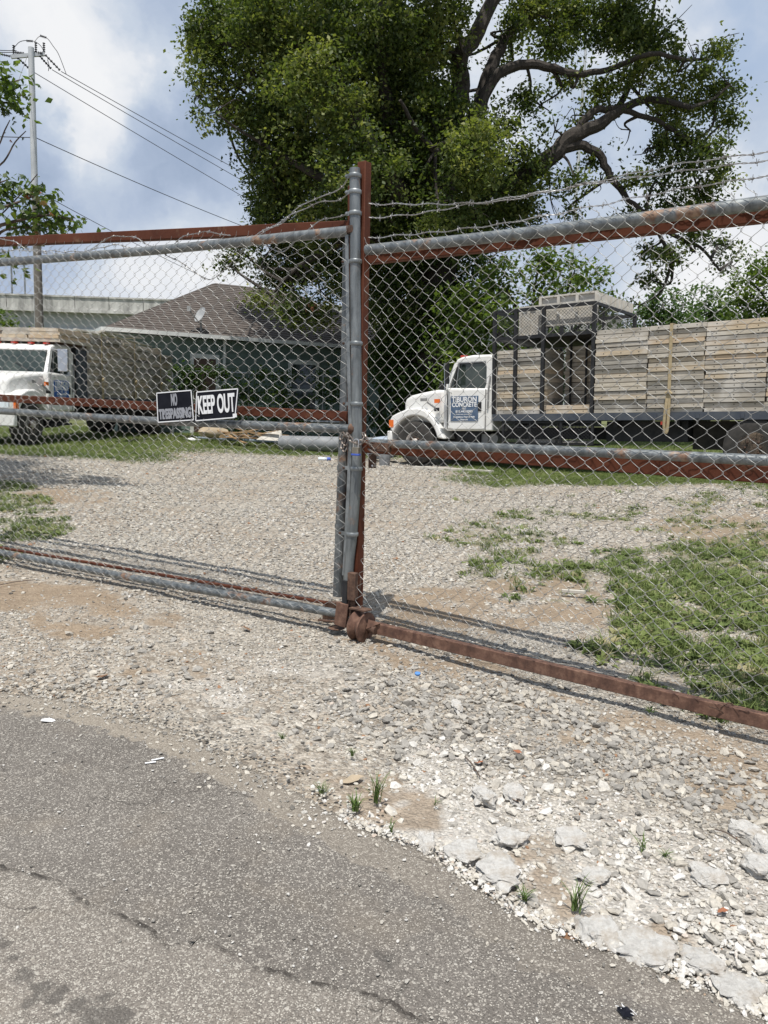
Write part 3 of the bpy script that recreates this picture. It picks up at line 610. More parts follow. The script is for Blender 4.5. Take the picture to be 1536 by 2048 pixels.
def make_grass():
    Ps = []; Ss = []; Ts = []
    for (y0, y1, dens, k) in ((12, 16, 420, 1.2), (16, 22, 200, 1.6), (22, 30, 60, 2.2)):
        x0, x1 = -.56 * y1 - 1, .56 * y1 + 1.5; n = int((x1 - x0) * (y1 - y0) * dens); x = RNG.uniform(x0, x1, n); y = RNG.uniform(y0, y1, n)
        q = RNG.random(n) < grassness(x, y); x, y = x[q], y[q]; Ps.append(np.stack([x, y, gh(x, y)], -1)); Ss.append(k * RNG.uniform(.6, 1.3, len(x))); Ts.append(np.clip(fbm(x, y, 1.2, 3) * .9 + RNG.normal(0, .12, len(x)), 0, .9))
    P = np.concatenate(Ps); s = np.concatenate(Ss); n = len(P)
    scatter('turf_grass', P, np.stack([s, s, s * .8], -1), np.stack([np.zeros(n), np.zeros(n), RNG.uniform(0, 6.28, n)], -1), np.concatenate(Ts), TURF, 'short green grass around the parked trucks')
    n = 90000; x = RNG.uniform(-7, 7.5, n); y = RNG.uniform(3, 13.5, n); q = RNG.random(n) < weedness(x, y) * np.where(y < 8, .62, .4) * np.where(y < 5.5, 1.0, .8); x, y = x[q], y[q]; n = len(x)
    s = RNG.uniform(.45, 1.25, n) * np.where(y > 7, .8, 1.0)
    scatter('weeds', np.stack([x, y, gh(x, y)], -1), np.stack([s, s, s], -1), np.stack([RNG.normal(0, .15, n), RNG.normal(0, .15, n), RNG.uniform(0, 6.28, n)], -1), np.clip(.15 + fbm(x, y, 2, 1) * .7 + RNG.normal(0, .22, n), 0, 1), WEEDP, 'patchy weeds growing through the gravel behind the gate')
    return n
make_grass()

# ------------------------------------------------------------------ overpass
op = empty('overpass', (-28, 60, 0), label='weathered concrete highway overpass with stained parapet behind the left truck', cat='overpass')
xa = -22
while xa < 45:
    MB().box((xa, 0, 7.78), (xa + 2.55, .35, 8.72)).box((xa, -.08, 8.66), (xa + 2.55, .43, 8.78)).build('parapet_panel', M['conc'], op); xa += 2.6
MB().box((-23, -.12, 7.55), (46, 11, 7.78)).build('deck_slab', M['conc'], op)
g = MB().box((-23, .5, 6.35), (46, .56, 7.55)).box((-23, .3, 6.20), (46, .8, 6.349)).build('girder', M['girder'], op)
MB().box((-23, 4.5, 6.3), (46, 4.6, 7.55)).build('girder', M['girder'], op); MB().box((-23, 9, 6.3), (46, 9.1, 7.55)).build('girder', M['girder'], op)
for px_ in (-1.6, 6.8, 22, 38): MB().box((px_ - .6, .6, -.3), (px_ + .6, 10, 6.19)).build('pier', M['conc'], op)
for xx in (-2.2, -1.2, -.2): MB().tube([(xx, .9, 7.78), (xx, .9, 11.2)], .07, 6).build('railing_post', M['galv'], op)
MB().beam((-3.2, .9, 11.1), (0, .9, 11.1), .1, .1).build('rail', M['galv'], op)

# ------------------------------------------------------------------ house
HA = np.array([-9.4, 25.9]); HD = unit([.877, .48]); HN = np.array([-HD[1], HD[0]])
HM = Matrix(((HD[0], HN[0], 0, HA[0]), (HD[1], HN[1], 0, HA[1]), (0, 0, 1, 0), (0, 0, 0, 1)))
house = empty('house', mat=HM, label='single storey dark green house with brown hip roof behind the vines', cat='house')
HL, HW, EZ, RZ, OV = 12.8, 9.0, 3.5, 5.95, .0
nb = 17; bh = (EZ - .1) / nb
winx = [(3.05, 3.85), (6.75, 7.75)]
bme = MB().prism([(.45, 0), (HL - .45, 0), (HL - .45, bh * 1.04), (.45, bh * 1.04)], 0, 0, 0)
bmb = MB(); bmb.add([(.45, .45, 0), (HL - .45, .45, 0), (HL - .45, .472, bh * 1.02), (.45, .472, bh * 1.02), (.45, .52, 0), (HL - .45, .52, 0), (HL - .45, .52, bh * 1.02), (.45, .52, bh * 1.02)], [(0, 1, 2, 3), (7, 6, 5, 4), (0, 4, 5, 1), (3, 2, 6, 7), (0, 3, 7, 4), (1, 5, 6, 2)])
bmesh_ = bmb.mesh('siding_board', M['siding'])
for i in range(nb):
    o = link('siding_board', bmesh_, house); o.location = (0, 0, .1 + i * bh)
MB().box((.5, .53, 0), (HL - .5, HW - .5, EZ - .01)).build('wall', M['siding'], house)
# hip roof in stepped shingle courses
def roof():
    e = [(0, 0), (HL, 0), (HL, HW), (0, HW)]; rl, rr = (5.0, HW / 2), (HL - 4.6, HW / 2); n = 26
    mb = MB()
    def pt(c, k): 
        r = rl if c in (0, 3) else rr; x, y = e[c]; return np.array([x + (r[0] - x) * k, y + (r[1] - y) * k, EZ + .12 + (RZ - EZ) * k])
    for a, b in ((0, 1), (1, 2), (2, 3), (3, 0)):
        for i in range(n):
            k0, k1 = i / n, (i + 1) / n; p, q, r_, s_ = pt(a, k0), pt(b, k0), pt(b, k1), pt(a, k1); up = np.array([0, 0, .022])
            mb.add([p + up, q + up, r_ - up * .2, s_ - up * .2, p - up, q - up], [(0, 1, 2, 3), (4, 5, 1, 0)])
    return mb
roof().build('shingle_roof', M['shingle'], house)
MB().box((0.02, 0.02, EZ + .05), (HL - .02, HW - .02, EZ + .1)).build('soffit', M['trim'], house)
MB().beam((-.05, -.07, EZ + .06), (HL + .05, -.07, EZ + .06), .12, .13).build('gutter', M['trim'], house)
MB().beam((-.07, 0, EZ + .07), (-.07, HW, EZ + .07), .10, .12).build('gutter', M['trim'], house)
MB().beam((HL + .07, 0, EZ + .07), (HL + .07, HW, EZ + .07), .10, .12).build('gutter', M['trim'], house)
for i, (a, b) in enumerate(winx):
    zb, zt = (.1, 2.95) if i == 0 else (.75, 2.95)
    w = MB(); w.box((a - .12, .40, zt - .14), (b + .12, .46, zt + .02)).box((a - .12, .40, zb), (a, .46, zt - .141)).box((b, .40, zb), (b + .12, .46, zt - .141)).box((a - .15, .37, zb - .08), (b + .15, .47, zb - .001))
    fr = w.build('window' if i else 'door', M['trim'], house)
    if i: MB().box((a, .415, (zb + zt) / 2 - .04), (b, .45, (zb + zt) / 2 + .04)).build('sash_rail', M['trim'], fr); MB().box((a, .43, zb), (b, .444, zt - .14)).build('pane', M['glass'], fr)
    else: MB().box((a, .43, zb), (b, .444, zt - .14)).build('door_leaf', simple('brown_door', (.09, .055, .04), (.12, .075, .055), 4, .6), fr)
MB().beam((4.15, .40, .05), (4.15, .40, EZ + .0), .09, .08, (0, 1, 0)).build('downspout', M['trim'], house)
v = MB().box((8.1, 2.0, 4.2), (8.45, 2.35, 4.95)).build('roof_vent', M['grey'], house)
MB().lathe([(.02, 0), (.26, .02), (.28, .2), (.2, .38), (.02, .42)], (8.27, 2.17, 4.96), (0, 0, 1), 14).build('vent_cap', M['brick'], v, True)
# satellite dish
hp = ONP(408, 660, (*(HA + HN * .8), 4.0), np.array([HN[0], HN[1], 0.]) * .45 - np.array([0, 0, 1.]) * .9)
def roofpoint(px, py):
    # intersect with front roof slope
    n = np.cross(np.array([HD[0], HD[1], 0]), np.array([HN[0] * HW / 2, HN[1] * HW / 2, RZ - EZ])); P = np.array([HA[0], HA[1], EZ + .12]); return ONP(px, py, P, unit(n))
rp = roofpoint(402, 662)
ds = empty('satellite_dish', rp.tolist(), label='small grey satellite dish on the brown roof of the green house', cat='satellite dish')
MB().tube([(0, 0, -.05), (0, 0, .25), (.02, -.08, .42)], .035, 8).build('mast', M['grey'], ds)
dv = unit([-.62, -.62, .42]); dc = np.array([.05, -.12, .52])
prof = [(.001, 0), (.10, .008), (.20, .033), (.28, .075), (.29, .079), (.20, .043), (.10, .02), (.001, .012)]
MB().lathe(prof, dc, dv, 24).build('reflector', M['dish'], ds, True)
MB().beam(dc - np.array([0, 0, .35]), dc + dv * .55 - np.array([0, 0, .1]), .035, .035).build('feed_arm', M['grey'], ds)
MB().box(tuple(dc + dv * .55 - [.06, .05, .14]), tuple(dc + dv * .55 + [.06, .05, .02])).build('receiver', M['dish'], ds)

# ------------------------------------------------------------------ trees
def leaf_cards(Pc, size, rg, droop=.35, aspect=.62):
    n = len(Pc); th = rg.uniform(0, 2 * pi, n); el = rg.normal(-droop, .55, n); d = np.stack([np.cos(th) * np.cos(el), np.sin(th) * np.cos(el), np.sin(el)], -1)
    s = np.cross(d, np.array([0, 0, 1.])) ; s /= np.linalg.norm(s, axis=1)[:, None] + 1e-9; a = rg.normal(0, .6, n); u = np.cross(s, d); s = s * np.cos(a)[:, None] + u * np.sin(a)[:, None]; u = np.cross(s, d)
    L = size * rg.uniform(.65, 1.25, n)[:, None]; w = L * aspect * .5
    V = np.stack([Pc, Pc + d * L * .45 + s * w - u * w * .25, Pc + d * L - u * L * .08, Pc + d * L * .45 - s * w - u * w * .25], 1).reshape(-1, 3)
    i = np.arange(n)[:, None] * 4; F = np.concatenate([i + [0, 1, 2], i + [0, 2, 3]], 1).reshape(-1, 3); return V, F
def crown_points(blobs, per_m2, rg, sub=.42, per=26, squash=.6, shell=.45):
    P = []; T = []
    for (c, r) in blobs:
        c = np.asarray(c, float); ns = max(3, int(per_m2 * r * r)); d = rg.normal(size=(ns, 3)); d /= np.linalg.norm(d, axis=1)[:, None]
        cc = c + d * (r * rg.random(ns) ** shell)[:, None] * np.array([1, 1, .95]); q = sub * rg.uniform(.55, 1.3, ns); bt = rg.normal(0, .1)
        k = rg.normal(size=(ns, per, 3)) * np.array([1, 1, squash]) * .55; P.append((cc[:, None] + k * q[:, None, None]).reshape(-1, 3))
        tb = np.clip(.42 + bt + rg.normal(0, .15, ns), 0, 1); T.append(np.clip(tb[:, None] + rg.normal(0, .12, (ns, per)), 0, 1).ravel())
    return np.concatenate(P), np.concatenate(T)
def vn3(P):
    P = P + 300.0; I = np.floor(P).astype(int); f = P - I; f = f * f * (3 - 2 * f); h = lambda a, b, c: _H[(I[:, 0] + a + 17 * (I[:, 2] + c)) % 256, (I[:, 1] + b + 31 * (I[:, 2] + c)) % 256]
    def pl(c): return (h(0, 0, c) * (1 - f[:, 0]) + h(1, 0, c) * f[:, 0]) * (1 - f[:, 1]) + (h(0, 1, c) * (1 - f[:, 0]) + h(1, 1, c) * f[:, 0]) * f[:, 1]
    return pl(0) * (1 - f[:, 2]) + pl(1) * f[:, 2]
def crown(name, blobs, mat, parent, rg, size=.11, per_m2=26, clump=0, **k):
    P, T = crown_points(blobs, per_m2, rg, **k)
    if clump:
        n3 = vn3(P * clump) * .65 + vn3(P * clump * 2.3 + 9) * .35; q = n3 + rg.normal(0, .05, len(P)) > .40 + (.055 * sstep(P[:, 0], 2, 5) if clump == .85 else 0); P, T, n3 = P[q], T[q], n3[q]; T = np.clip(T + (n3 - .5) * .5, 0, 1)
    V, F = leaf_cards(P, size, rg)
    me = fastmesh(name, V, F, mat, {'tint': ('FACE', np.repeat(T, 2))}); o = link(name, me, parent); o['kind'] = 'stuff'; return o, len(P)
def curve3(pts, n=4):          # Catmull-Rom
    P = np.asarray(pts, float); P = np.vstack([2 * P[0] - P[1], P, 2 * P[-1] - P[-2]]); out = []
    for i in range(1, len(P) - 2):
        for k in range(n):
            t = k / n; a, b, c, d = P[i - 1], P[i], P[i + 1], P[i + 2]
            out.append(.5 * ((2 * b) + (-a + c) * t + (2 * a - 5 * b + 4 * c - d) * t * t + (-a + 3 * b - 3 * c + d) * t ** 3))
    out.append(P[-2]); return np.array(out)
TR = np.random.default_rng(21)
big = empty('big_tree', (1.2, 24, 0), label='huge spreading hackberry tree with ivy covered trunk in the middle of the yard', cat='tree')
big_off = np.array([1.2, 24, 0])
def limb(pp, r0, r1, name='limb', n=9, parent=big, mat='trunk', off=big_off, sub=4):
    P = curve3([np.asarray(p) - off for p in pp], sub); m = len(P); P[1:-1] += TR.normal(0, r1 * .4, (m - 2, 3))
    return MB().tube(P, np.linspace(r0, r1, m), n).build(name, M[mat], parent, True), [p + off for p in P]
D = 24
def T3(x, y, d=D): return AT(x, y, d)
tb = MB(); P = curve3([(0, 0, -.1), (.05, 0, 1.2), (.0, .1, 3.0), (.1, .2, 4.6), (.3, .3, 6.2)], 4); rr = np.interp(P[:, 2], [-.1, .6, 3, 6.2], [.85, .62, .52, .42])
tb.tube(P, rr, 14).build('trunk', M['trunk'], big, True)
LP = []
def LB(pp, r0, r1, **k):
    o, q = limb(pp, r0, r1, **k); LP.extend(q)
top = big_off + np.array([.3, .3, 6.0])
LB([top, T3(850, 330), T3(905, 240), T3(918, 170), T3(922, 110, 23.5), T3(965, 40, 23.5), T3(1010, -40, 23.5), T3(1040, -160, 23)], .40, .13)
LB([top, T3(900, 360), T3(950, 250), T3(968, 180, 24.5), T3(1000, 92, 24.5), T3(1045, 40, 25), T3(1100, -60, 25)], .30, .10)
LB([T3(955, 230), T3(985, 160), T3(1040, 130), T3(1090, 132), T3(1125, 143), T3(1170, 146), T3(1215, 140), T3(1300, 110, 23), T3(1370, 120, 23)], .17, .05)
LB([top - [0, 0, 1], T3(920, 440), T3(1010, 380), T3(1100, 315), T3(1150, 272), T3(1200, 248), T3(1225, 230), T3(1290, 200), T3(1380, 215, 23)], .36, .07)
LB([T3(1140, 285), T3(1175, 232, 24), T3(1210, 218, 24), T3(1262, 225, 24), T3(1330, 250), T3(1400, 300)], .13, .05)
LB([T3(1120, 300), T3(1160, 290), T3(1198, 312), T3(1222, 352), T3(1258, 400), T3(1300, 440), T3(1345, 520)], .16, .05)
LB([T3(1300, 445), T3(1345, 470), T3(1400, 495), T3(1440, 540)], .08, .03)
LB([top, T3(760, 330, 22), T3(700, 220, 21.5), T3(640, 120, 22), T3(560, 80, 23), T3(470, 90, 23.5), T3(400, 60, 24)], .34, .05)
LB([top, T3(770, 400, 23), T3(680, 380, 22.5), T3(600, 330, 22.5), T3(530, 290, 23)], .24, .05)
LB([top, T3(800, 300, 23), T3(770, 180, 22.5), T3(760, 60, 22), T3(780, -80, 22)], .30, .08)
LB([top - [0, 0, 1.2], T3(740, 470, 23.5), T3(660, 500, 23), T3(590, 540, 23), T3(545, 590, 23)], .16, .03)
LB([T3(1225, 230), T3(1250, 190, 25), T3(1290, 90, 26), T3(1310, 0, 26)], .12, .04)
LB([T3(890, 300, 22.6), T3(870, 300, 22), T3(835, 265, 21.6), T3(800, 200, 21)], .12, .04)
LB([T3(560, 80, 23), T3(500, 150, 24), T3(440, 190, 24.5)], .08, .03)
Bp = [(440, 60, 62), (425, 150, 55), (470, 215, 45), (400, 90, 35), (430, 225, 35), (510, 40, 75), (480, 130, 50), (395, 190, 22), (520, 10, 60),
      (560, 130, 75), (650, 60, 100), (760, 60, 100), (850, 90, 85), (545, 235, 68), (640, 200, 100), (750, 220, 105), (850, 230, 85), (520, 320, 48), (600, 330, 90), (720, 350, 100), (840, 350, 95), (950, 300, 70), (990, 250, 45),
      (560, 410, 68), (660, 430, 85), (780, 440, 85), (900, 400, 75), (1000, 390, 75), (1060, 330, 55), (1040, 440, 50), (960, 440, 60), (1100, 390, 45),
      (600, 520, 62), (560, 555, 45), (640, 580, 48), (700, 530, 70), (540, 500, 40), (520, 600, 22), (590, 620, 35), (640, 640, 25), (455, 520, 25), (480, 500, 22), (770, 520, 60), (850, 540, 62), (905, 500, 45), (830, 620, 66), (790, 700, 52), (850, 690, 45), (760, 610, 40),
      (900, 10, 50), (1020, 60, 35), (1070, 20, 55), (1150, 30, 50), (1110, 90, 40), (1140, 160, 32), (1080, 210, 32), (1240, 40, 75), (1320, 80, 65), (1390, 120, 55), (1430, 190, 48), (1455, 240, 26), (1460, 170, 25), (1280, 170, 65), (1350, 210, 60), (1210, 190, 40), (1290, 300, 50), (1360, 300, 60), (1420, 310, 42), (1260, 260, 35), (1330, 370, 50), (1400, 390, 42), (1440, 360, 25),
      (1050, 190, 30), (1150, 230, 38), (1110, 260, 38), (1180, 320, 25), (1200, 370, 34), (1150, 360, 32), (1140, 420, 22), (1260, 430, 30), (1320, 440, 40), (1385, 450, 42), (1430, 490, 38), (1340, 510, 35), (1290, 500, 24), (1300, 560, 24), (1460, 530, 25), (1270, 360, 30), (1280, 610, 18), (1225, 60, 50), (1000, 120, 22), (1440, 100, 28)]
blobs = []
for x, y, r in Bp:
    right = x > 1030; dd = D + TR.uniform(-1.6, 1.6) if not right else D + TR.uniform(-.9, 1.5)
    if 560 < x < 960 and y < 480: dd -= 2.2 + TR.uniform(-.5, .8)
    R = r / FPX * dd * (.86 if right else 1); blobs.append((T3(x, y, dd) - big_off, R))
    if not right and r > 60:
        d2 = dd + TR.uniform(3.0, 6.0); blobs.append((T3(x, y, d2) - big_off, R * .95))
def thin(b): return b
P1, n1 = crown('crown', [b for b, p in zip(blobs, range(999))], M['leafA'], big, TR, .128, 88, sub=.42, per=40, clump=.85)
# leaves above the frame keep the crown whole
upb = [(np.array([TR.uniform(-7, 8), TR.uniform(-4, 5), TR.uniform(14.8, 18.5)]), TR.uniform(1.2, 2.0)) for _ in range(34)]
P2, n2 = crown('upper_crown', upb, M['leafA'], big, TR, .2, 12, sub=.6, per=26)
ivb = []
for _ in range(80):
    z = TR.uniform(.3, 7.5); a = TR.uniform(0, 6.28); w = .75 + .35 * TR.random() + .10 * z * TR.random(); ivb.append((np.array([cos(a) * w, sin(a) * w * .8, z]), TR.uniform(.35, .7)))
crown('trunk_ivy', ivb, M['vine'], big, TR, .12, 90, sub=.3, per=26)
tw = MB()
LPa = np.array(LP)
for c, R in blobs:
    cw = c + big_off; j = np.argmin(np.linalg.norm(LPa - cw, axis=1)); a = LPa[j]
    if np.linalg.norm(a - cw) > 7: continue
    mid = (a + cw) / 2 + TR.normal(0, .25, 3) - [0, 0, .15]; q = curve3([a - big_off, mid - big_off, c], 4); tw.tube(q, np.linspace(.055, .02, len(q)), 5)
    for _ in range(4):
        e = c + TR.normal(size=3) * R * .6; m2 = (c + e) / 2 + TR.normal(0, .12, 3); q2 = curve3([c, m2, e], 3); tw.tube(q2, np.linspace(.022, .007, len(q2)), 4)
tw.build('twigs', M['trunk'], big, kind='stuff')

def yard_tree(name, label, cat, base, blobs_px, mat, size, per_m2, seed, trunk_r=.2, group=None, sub=.4, per=24):
    rg = np.random.default_rng(seed); base = np.asarray(base, float); t = empty(name, base.tolist(), label=label, cat=cat, group=group)
    B = []
    for x, y, r, d in blobs_px: B.append((AT(x, y, d) - base, r / FPX * d))
    tp = np.mean([b[0] for b in B], axis=0); P = curve3([(0, 0, -.2), tuple(tp * .5 * np.array([.5, .5, 1])), tuple(tp)], 4)
    MB().tube(P, np.linspace(trunk_r, trunk_r * .4, len(P)), 9).build('trunk', M['trunk'], t, True)
    lb = MB()
    for c, R in B: q = curve3([tp * .6, (tp * .6 + c) / 2 + rg.normal(0, .2, 3), c], 3); lb.tube(q, np.linspace(trunk_r * .35, .02, len(q)), 5)
    lb.build('limbs', M['trunk'], t, kind='stuff'); crown('crown', B, mat, t, rg, size, per_m2, sub=sub, per=per)
    return t
yard_tree('yard_tree', 'bushy yellow green tree directly behind the wire cage of the right truck', 'tree', (4.2, 21.8, 0),
          [(930, 600, 50, 20.7), (920, 680, 55, 20.7), (1000, 560, 55, 21.7), (1010, 640, 65, 21.7), (1090, 560, 50, 21.7), (1150, 590, 50, 21.7), (1190, 620, 40, 21.7), (1090, 640, 60, 21.7), (1150, 540, 28, 21.7), (1080, 515, 32, 21.7), (980, 620, 60, 20.7), (1215, 600, 22, 21.7), (960, 720, 50, 20.7), (1180, 560, 30, 22.7), (900, 740, 45, 20.2), (1040, 720, 60, 21.7)],
          M['leafB'], .15, 42, 31, .22, sub=.42, per=30)
yard_tree('far_tree', 'dark green rounded tree far behind the right truck, left one of the pair', 'tree', (14.5, 38, 0), [(1325, 600, 38, 38), (1300, 630, 35, 38), (1350, 625, 35, 38), (1280, 650, 30, 38), (1330, 650, 40, 38)], M['leafC'], .2, 26, 32, .25, 'rounded trees behind the right truck', .5)
yard_tree('far_tree', 'dark green rounded tree far behind the right truck, right one of the pair', 'tree', (17.5, 40, 0), [(1410, 600, 36, 40), (1385, 640, 38, 40), (1430, 640, 38, 40), (1450, 620, 28, 40)], M['leafC'], .2, 26, 33, .25, 'rounded trees behind the right truck', .5)
yard_tree('roadside_tree', 'light green leafy tree cut by the right edge of the photo', 'tree', (15.5, 30, 0), [(1500, 560, 45, 30), (1545, 540, 55, 30), (1480, 610, 42, 30), (1530, 620, 55, 30), (1590, 600, 60, 30), (1640, 640, 60, 31), (1520, 660, 50, 30), (1580, 520, 40, 30)], M['leafB'], .17, 34, 34, .25)
yard_tree('roadside_bush', 'green bush between the overpass and the left truck', 'bush', (-25, 46, 0), [(-10, 650, 40, 46), (25, 665, 28, 46), (55, 680, 25, 46), (-60, 640, 45, 46)], M['leafB'], .22, 26, 35, .2)
yard_tree('low_bush', 'small green bush just right of the wooden pole', 'bush', (-22.4, 50, 0), [(85, 668, 16, 50), (105, 672, 14, 50), (95, 690, 18, 50)], M['leafC'], .22, 34, 36, .12)
yard_tree('shade_tree', 'dark shaded tree between the house and the big trunk', 'tree', (-.2, 30, 0), [(740, 560, 40, 30), (770, 600, 40, 30), (690, 560, 35, 30), (720, 620, 22, 31), (800, 640, 40, 30), (760, 720, 45, 29), (720, 720, 30, 29), (850, 700, 50, 29), (820, 760, 45, 29), (870, 620, 50, 29)], M['leafA'], .16, 46, 37, .2)
for i, (px_, w_) in enumerate(((1260, 60), (1380, 70), (1500, 70), (1120, 60), (980, 60), (860, 50))):
    yy = 33 + (i % 3); yard_tree('hedge_bush', ['low dark bush behind the second stack from the strap', 'low dark bush behind the strapped stack', 'low dark bush at the right edge behind the truck', 'low dark bush behind the cage of the right truck', 'low dark bush behind the white cab roof', 'low dark bush behind the truck bonnet'][i], 'bush', (AT(px_, 830, yy)[0], yy, 0),
        [(px_, 730, w_ * .7, yy), (px_ - w_ * .5, 750, w_ * .6, yy), (px_ + w_ * .5, 745, w_ * .6, yy), (px_ - 20, 790, w_ * .7, yy), (px_ + 30, 795, w_ * .7, yy)], M['leafC'], .19, 22, 40 + i, .1, 'bushes along the back of the yard')

# vine covered fence
fv = empty('vine_fence', (-6.8, 24.6, 0), label='low chain-link fence overgrown with green vines in front of the house', cat='fence')
fa, fb = np.array([-6.8, 24.6, 0]), np.array([2.6, 25.6, 0]); fb2 = fb - fa; ft = 2.25
MB().tube([(0, 0, ft), tuple(fb2 + [0, 0, ft])], .025, 6).build('top_rail', M['galv'], fv)
for k in range(5): q = fb2 * k / 4; MB().tube([tuple(q + [0, 0, -.1]), tuple(q + [0, 0, ft + .05])], .03, 6).build('post', M['galv'], fv)
vb = []
for _ in range(120):
    u = TR.random(); dens = 1.0 if u < .5 else .55
    z = TR.uniform(.2, ft) if u > .18 else TR.uniform(.9, ft + .1)
    if TR.random() < dens: vb.append((fb2 * u + [0, TR.normal() * .08, z], TR.uniform(.18, .4)))
for _ in range(28): u = TR.random() * .55; vb.append((fb2 * u + [0, -.05, ft + TR.normal() * .06], TR.uniform(.12, .22)))
crown('vines', vb, M['vine'], fv, TR, .10, 130, sub=.2, per=12)

# ------------------------------------------------------------------ maple at the left edge
mp_ = empty('maple_tree', (-7.6, 11.2, 0), label='leafy maple whose branches reach in at the left edge of the photo', cat='tree')
mo = np.array([-7.6, 11.2, 0])
MB().tube(curve3([(0, 0, -.1), (.05, 0, 2.2), (0, .1, 4.4), (.1, 0, 6.6)], 4), np.linspace(.17, .05, 13), 9).build('trunk', M['trunk'], mp_, True)
mlf = []
def mbranch(pxs, start, r=.03):
    pts = [np.array(start)] + [AT(x, y, d) - mo for x, y, d in pxs]; q = curve3(pts, 5)
    MB().tube(q, np.linspace(r, .006, len(q)), 5).build('branch', M['twig'], mp_, True); return q
brs = [mbranch([(-60, 190, 11), (0, 170, 11), (48, 158, 11)], (0, 0, 5.2)), mbranch([(-60, 210, 11), (0, 205, 11), (38, 208, 11)], (0, 0, 5.0)),
       mbranch([(-60, 430, 10.6), (20, 410, 10.6), (70, 390, 10.6), (85, 375, 10.6)], (0, 0, 3.6)), mbranch([(-50, 460, 10.7), (40, 440, 10.7), (100, 430, 10.7), (148, 442, 10.7)], (0, 0, 3.4), .035),
       mbranch([(-60, 400, 10.8), (-10, 370, 10.8), (20, 358, 10.8)], (0, 0, 3.8)), mbranch([(-50, 490, 10.8), (10, 460, 10.8), (60, 455, 10.8), (110, 462, 10.8)], (0, 0, 3.2)),
       mbranch([(-60, 340, 11), (0, 330, 11), (30, 285, 11), (52, 262, 11)], (0, 0, 4.2), .02), mbranch([(-60, 320, 11), (-10, 300, 11), (10, 260, 11), (20, 240, 11)], (0, 0, 4.4), .02), mbranch([(-60, 470, 11), (-10, 440, 11), (40, 390, 11), (75, 348, 11)], (0, 0, 3.0), .015)]
LM = MB()
ang = [0, 25, 45, 70, 95, 120, 150, 180]; rad = [1.0, .5, .85, .35, .8, .35, .35, .05]
pl = [(r_ * cos(radians(a)), r_ * sin(radians(a))) for a, r_ in zip(ang, rad)]
pl = [(x + .15, y) for x, y in pl]; poly = [(0, 0)] + [(x, y) for x, y in reversed(pl[:-1])] + [(x, -y) for x, y in pl[1:-1]]
LM.add([(x, y, -.35 * abs(y) - .1 * x) for x, y in poly], [(0, i, i + 1) for i in range(1, len(poly) - 1)]); lme = LM.mesh('leaf', M['maple'])
def maple_leaf(P, s):
    o = link('leaf', lme, mp_); o.location = P; o.scale = (s, s, s); o.rotation_euler = (TR.normal(0, .5), .7 + TR.normal(0, .4), TR.uniform(0, 6.28)); return o
cnt = 0
for bi, q in enumerate(brs[:6]):
    for k in range(46):
        u = TR.uniform(.55, 1.0); p = q[min(len(q) - 1, int(u * (len(q) - 1)))] + TR.normal(0, .10, 3) * (1.3, 1, .8) - [0, 0, .03]; maple_leaf(p.tolist(), TR.uniform(.06, .095)); cnt += 1
for q in brs[6:]:
    for k in range(3): p = q[-1 - TR.integers(0, 6)] + TR.normal(0, .04, 3); maple_leaf(p.tolist(), .04)
mcb = [(np.array([TR.normal(-.4, .9), TR.normal(.2, 1.0), TR.uniform(3.2, 7.2)]), TR.uniform(.6, 1.0)) for _ in range(30)]
mcb = [(c, r) for c, r in mcb if (c[0] + mo[0]) + r < -.53 * (c[1] + mo[1])]
mcb += [(np.array([x + 0., y, z]) - mo, r) for x, y, z, r in ((-6.0, 9.9, 4.4, .6), (-6.3, 10.4, 4.0, .7), (-6.1, 10.5, 5.2, .6), (-6.6, 9.8, 5.0, .8), (-6.9, 10.8, 4.6, .9), (-5.95, 9.8, 3.6, .45), (-6.4, 11.0, 5.8, .7), (-6.5, 9.2, 4.2, .7))]
mcb += [(AT(x, y, 10.8) - mo, r / FPX * 10.8) for x, y, r in ((-30, 400, 40), (-10, 430, 35), (15, 375, 20), (-20, 190, 30), (10, 150, 14), (25, 163, 10), (15, 205, 12), (-10, 540, 35), (10, 520, 22), (-60, 500, 50), (40, 425, 22), (75, 400, 18), (70, 440, 20), (105, 438, 13), (60, 380, 12), (130, 442, 9))]
crown('crown', mcb, M['leafB'], mp_, TR, .11, 55, sub=.32, per=16)

# ------------------------------------------------------------------ poles and wires
def pole(name, x, y, r0, r1, h, mat, label, group=None):
    o = empty(name, (x, y, 0), label=label, cat='pole', group=group); MB().tube([(0, 0, -.2), (0, 0, h * .5), (0, 0, h)], [r0, (r0 + r1) / 2, r1], 12).build('shaft', mat, o, True); return o
up_ = AT(62, 95, 35); UP = pole('utility_pole', up_[0] - .0, 35, .17, .12, up_[2], M['concpole'], 'tall pale grey utility pole with a crossarm and insulators behind the left truck')
t0 = np.array([0, 0, up_[2]])
MB().beam(t0 + [-.72, -.3, -.52], t0 + [.42, .3, -.12], .13, .14).build('crossarm', M['concpole'], UP)
WP = []
def insul(p, q, n=6):
    mb = MB(); p = np.array(p, float); q = np.array(q, float); L = np.linalg.norm(q - p); prof = []
    for i in range(n): h = L * i / n; prof += [(.025, h), (.065, h + L / n * .3), (.025, h + L / n * .6)]
    mb.lathe(prof, p, q - p, 8); return mb.build('insulator', M['insul'], UP, True)
ends = [((.46, .3, -.14), (.95, .75, -.62)), ((.25, .2, -.22), (.62, .6, -.62)), ((-.5, -.2, -.5), (-.12, .3, -.82))]
for a, b in ends: insul(t0 + a, t0 + b); WP.append(t0 + b)
for a in ((.42, .3, -.05), (.14, .15, -.12), (-.62, -.25, -.42)): insul(t0 + a, t0 + np.array(a) + [0, 0, .42], 5)
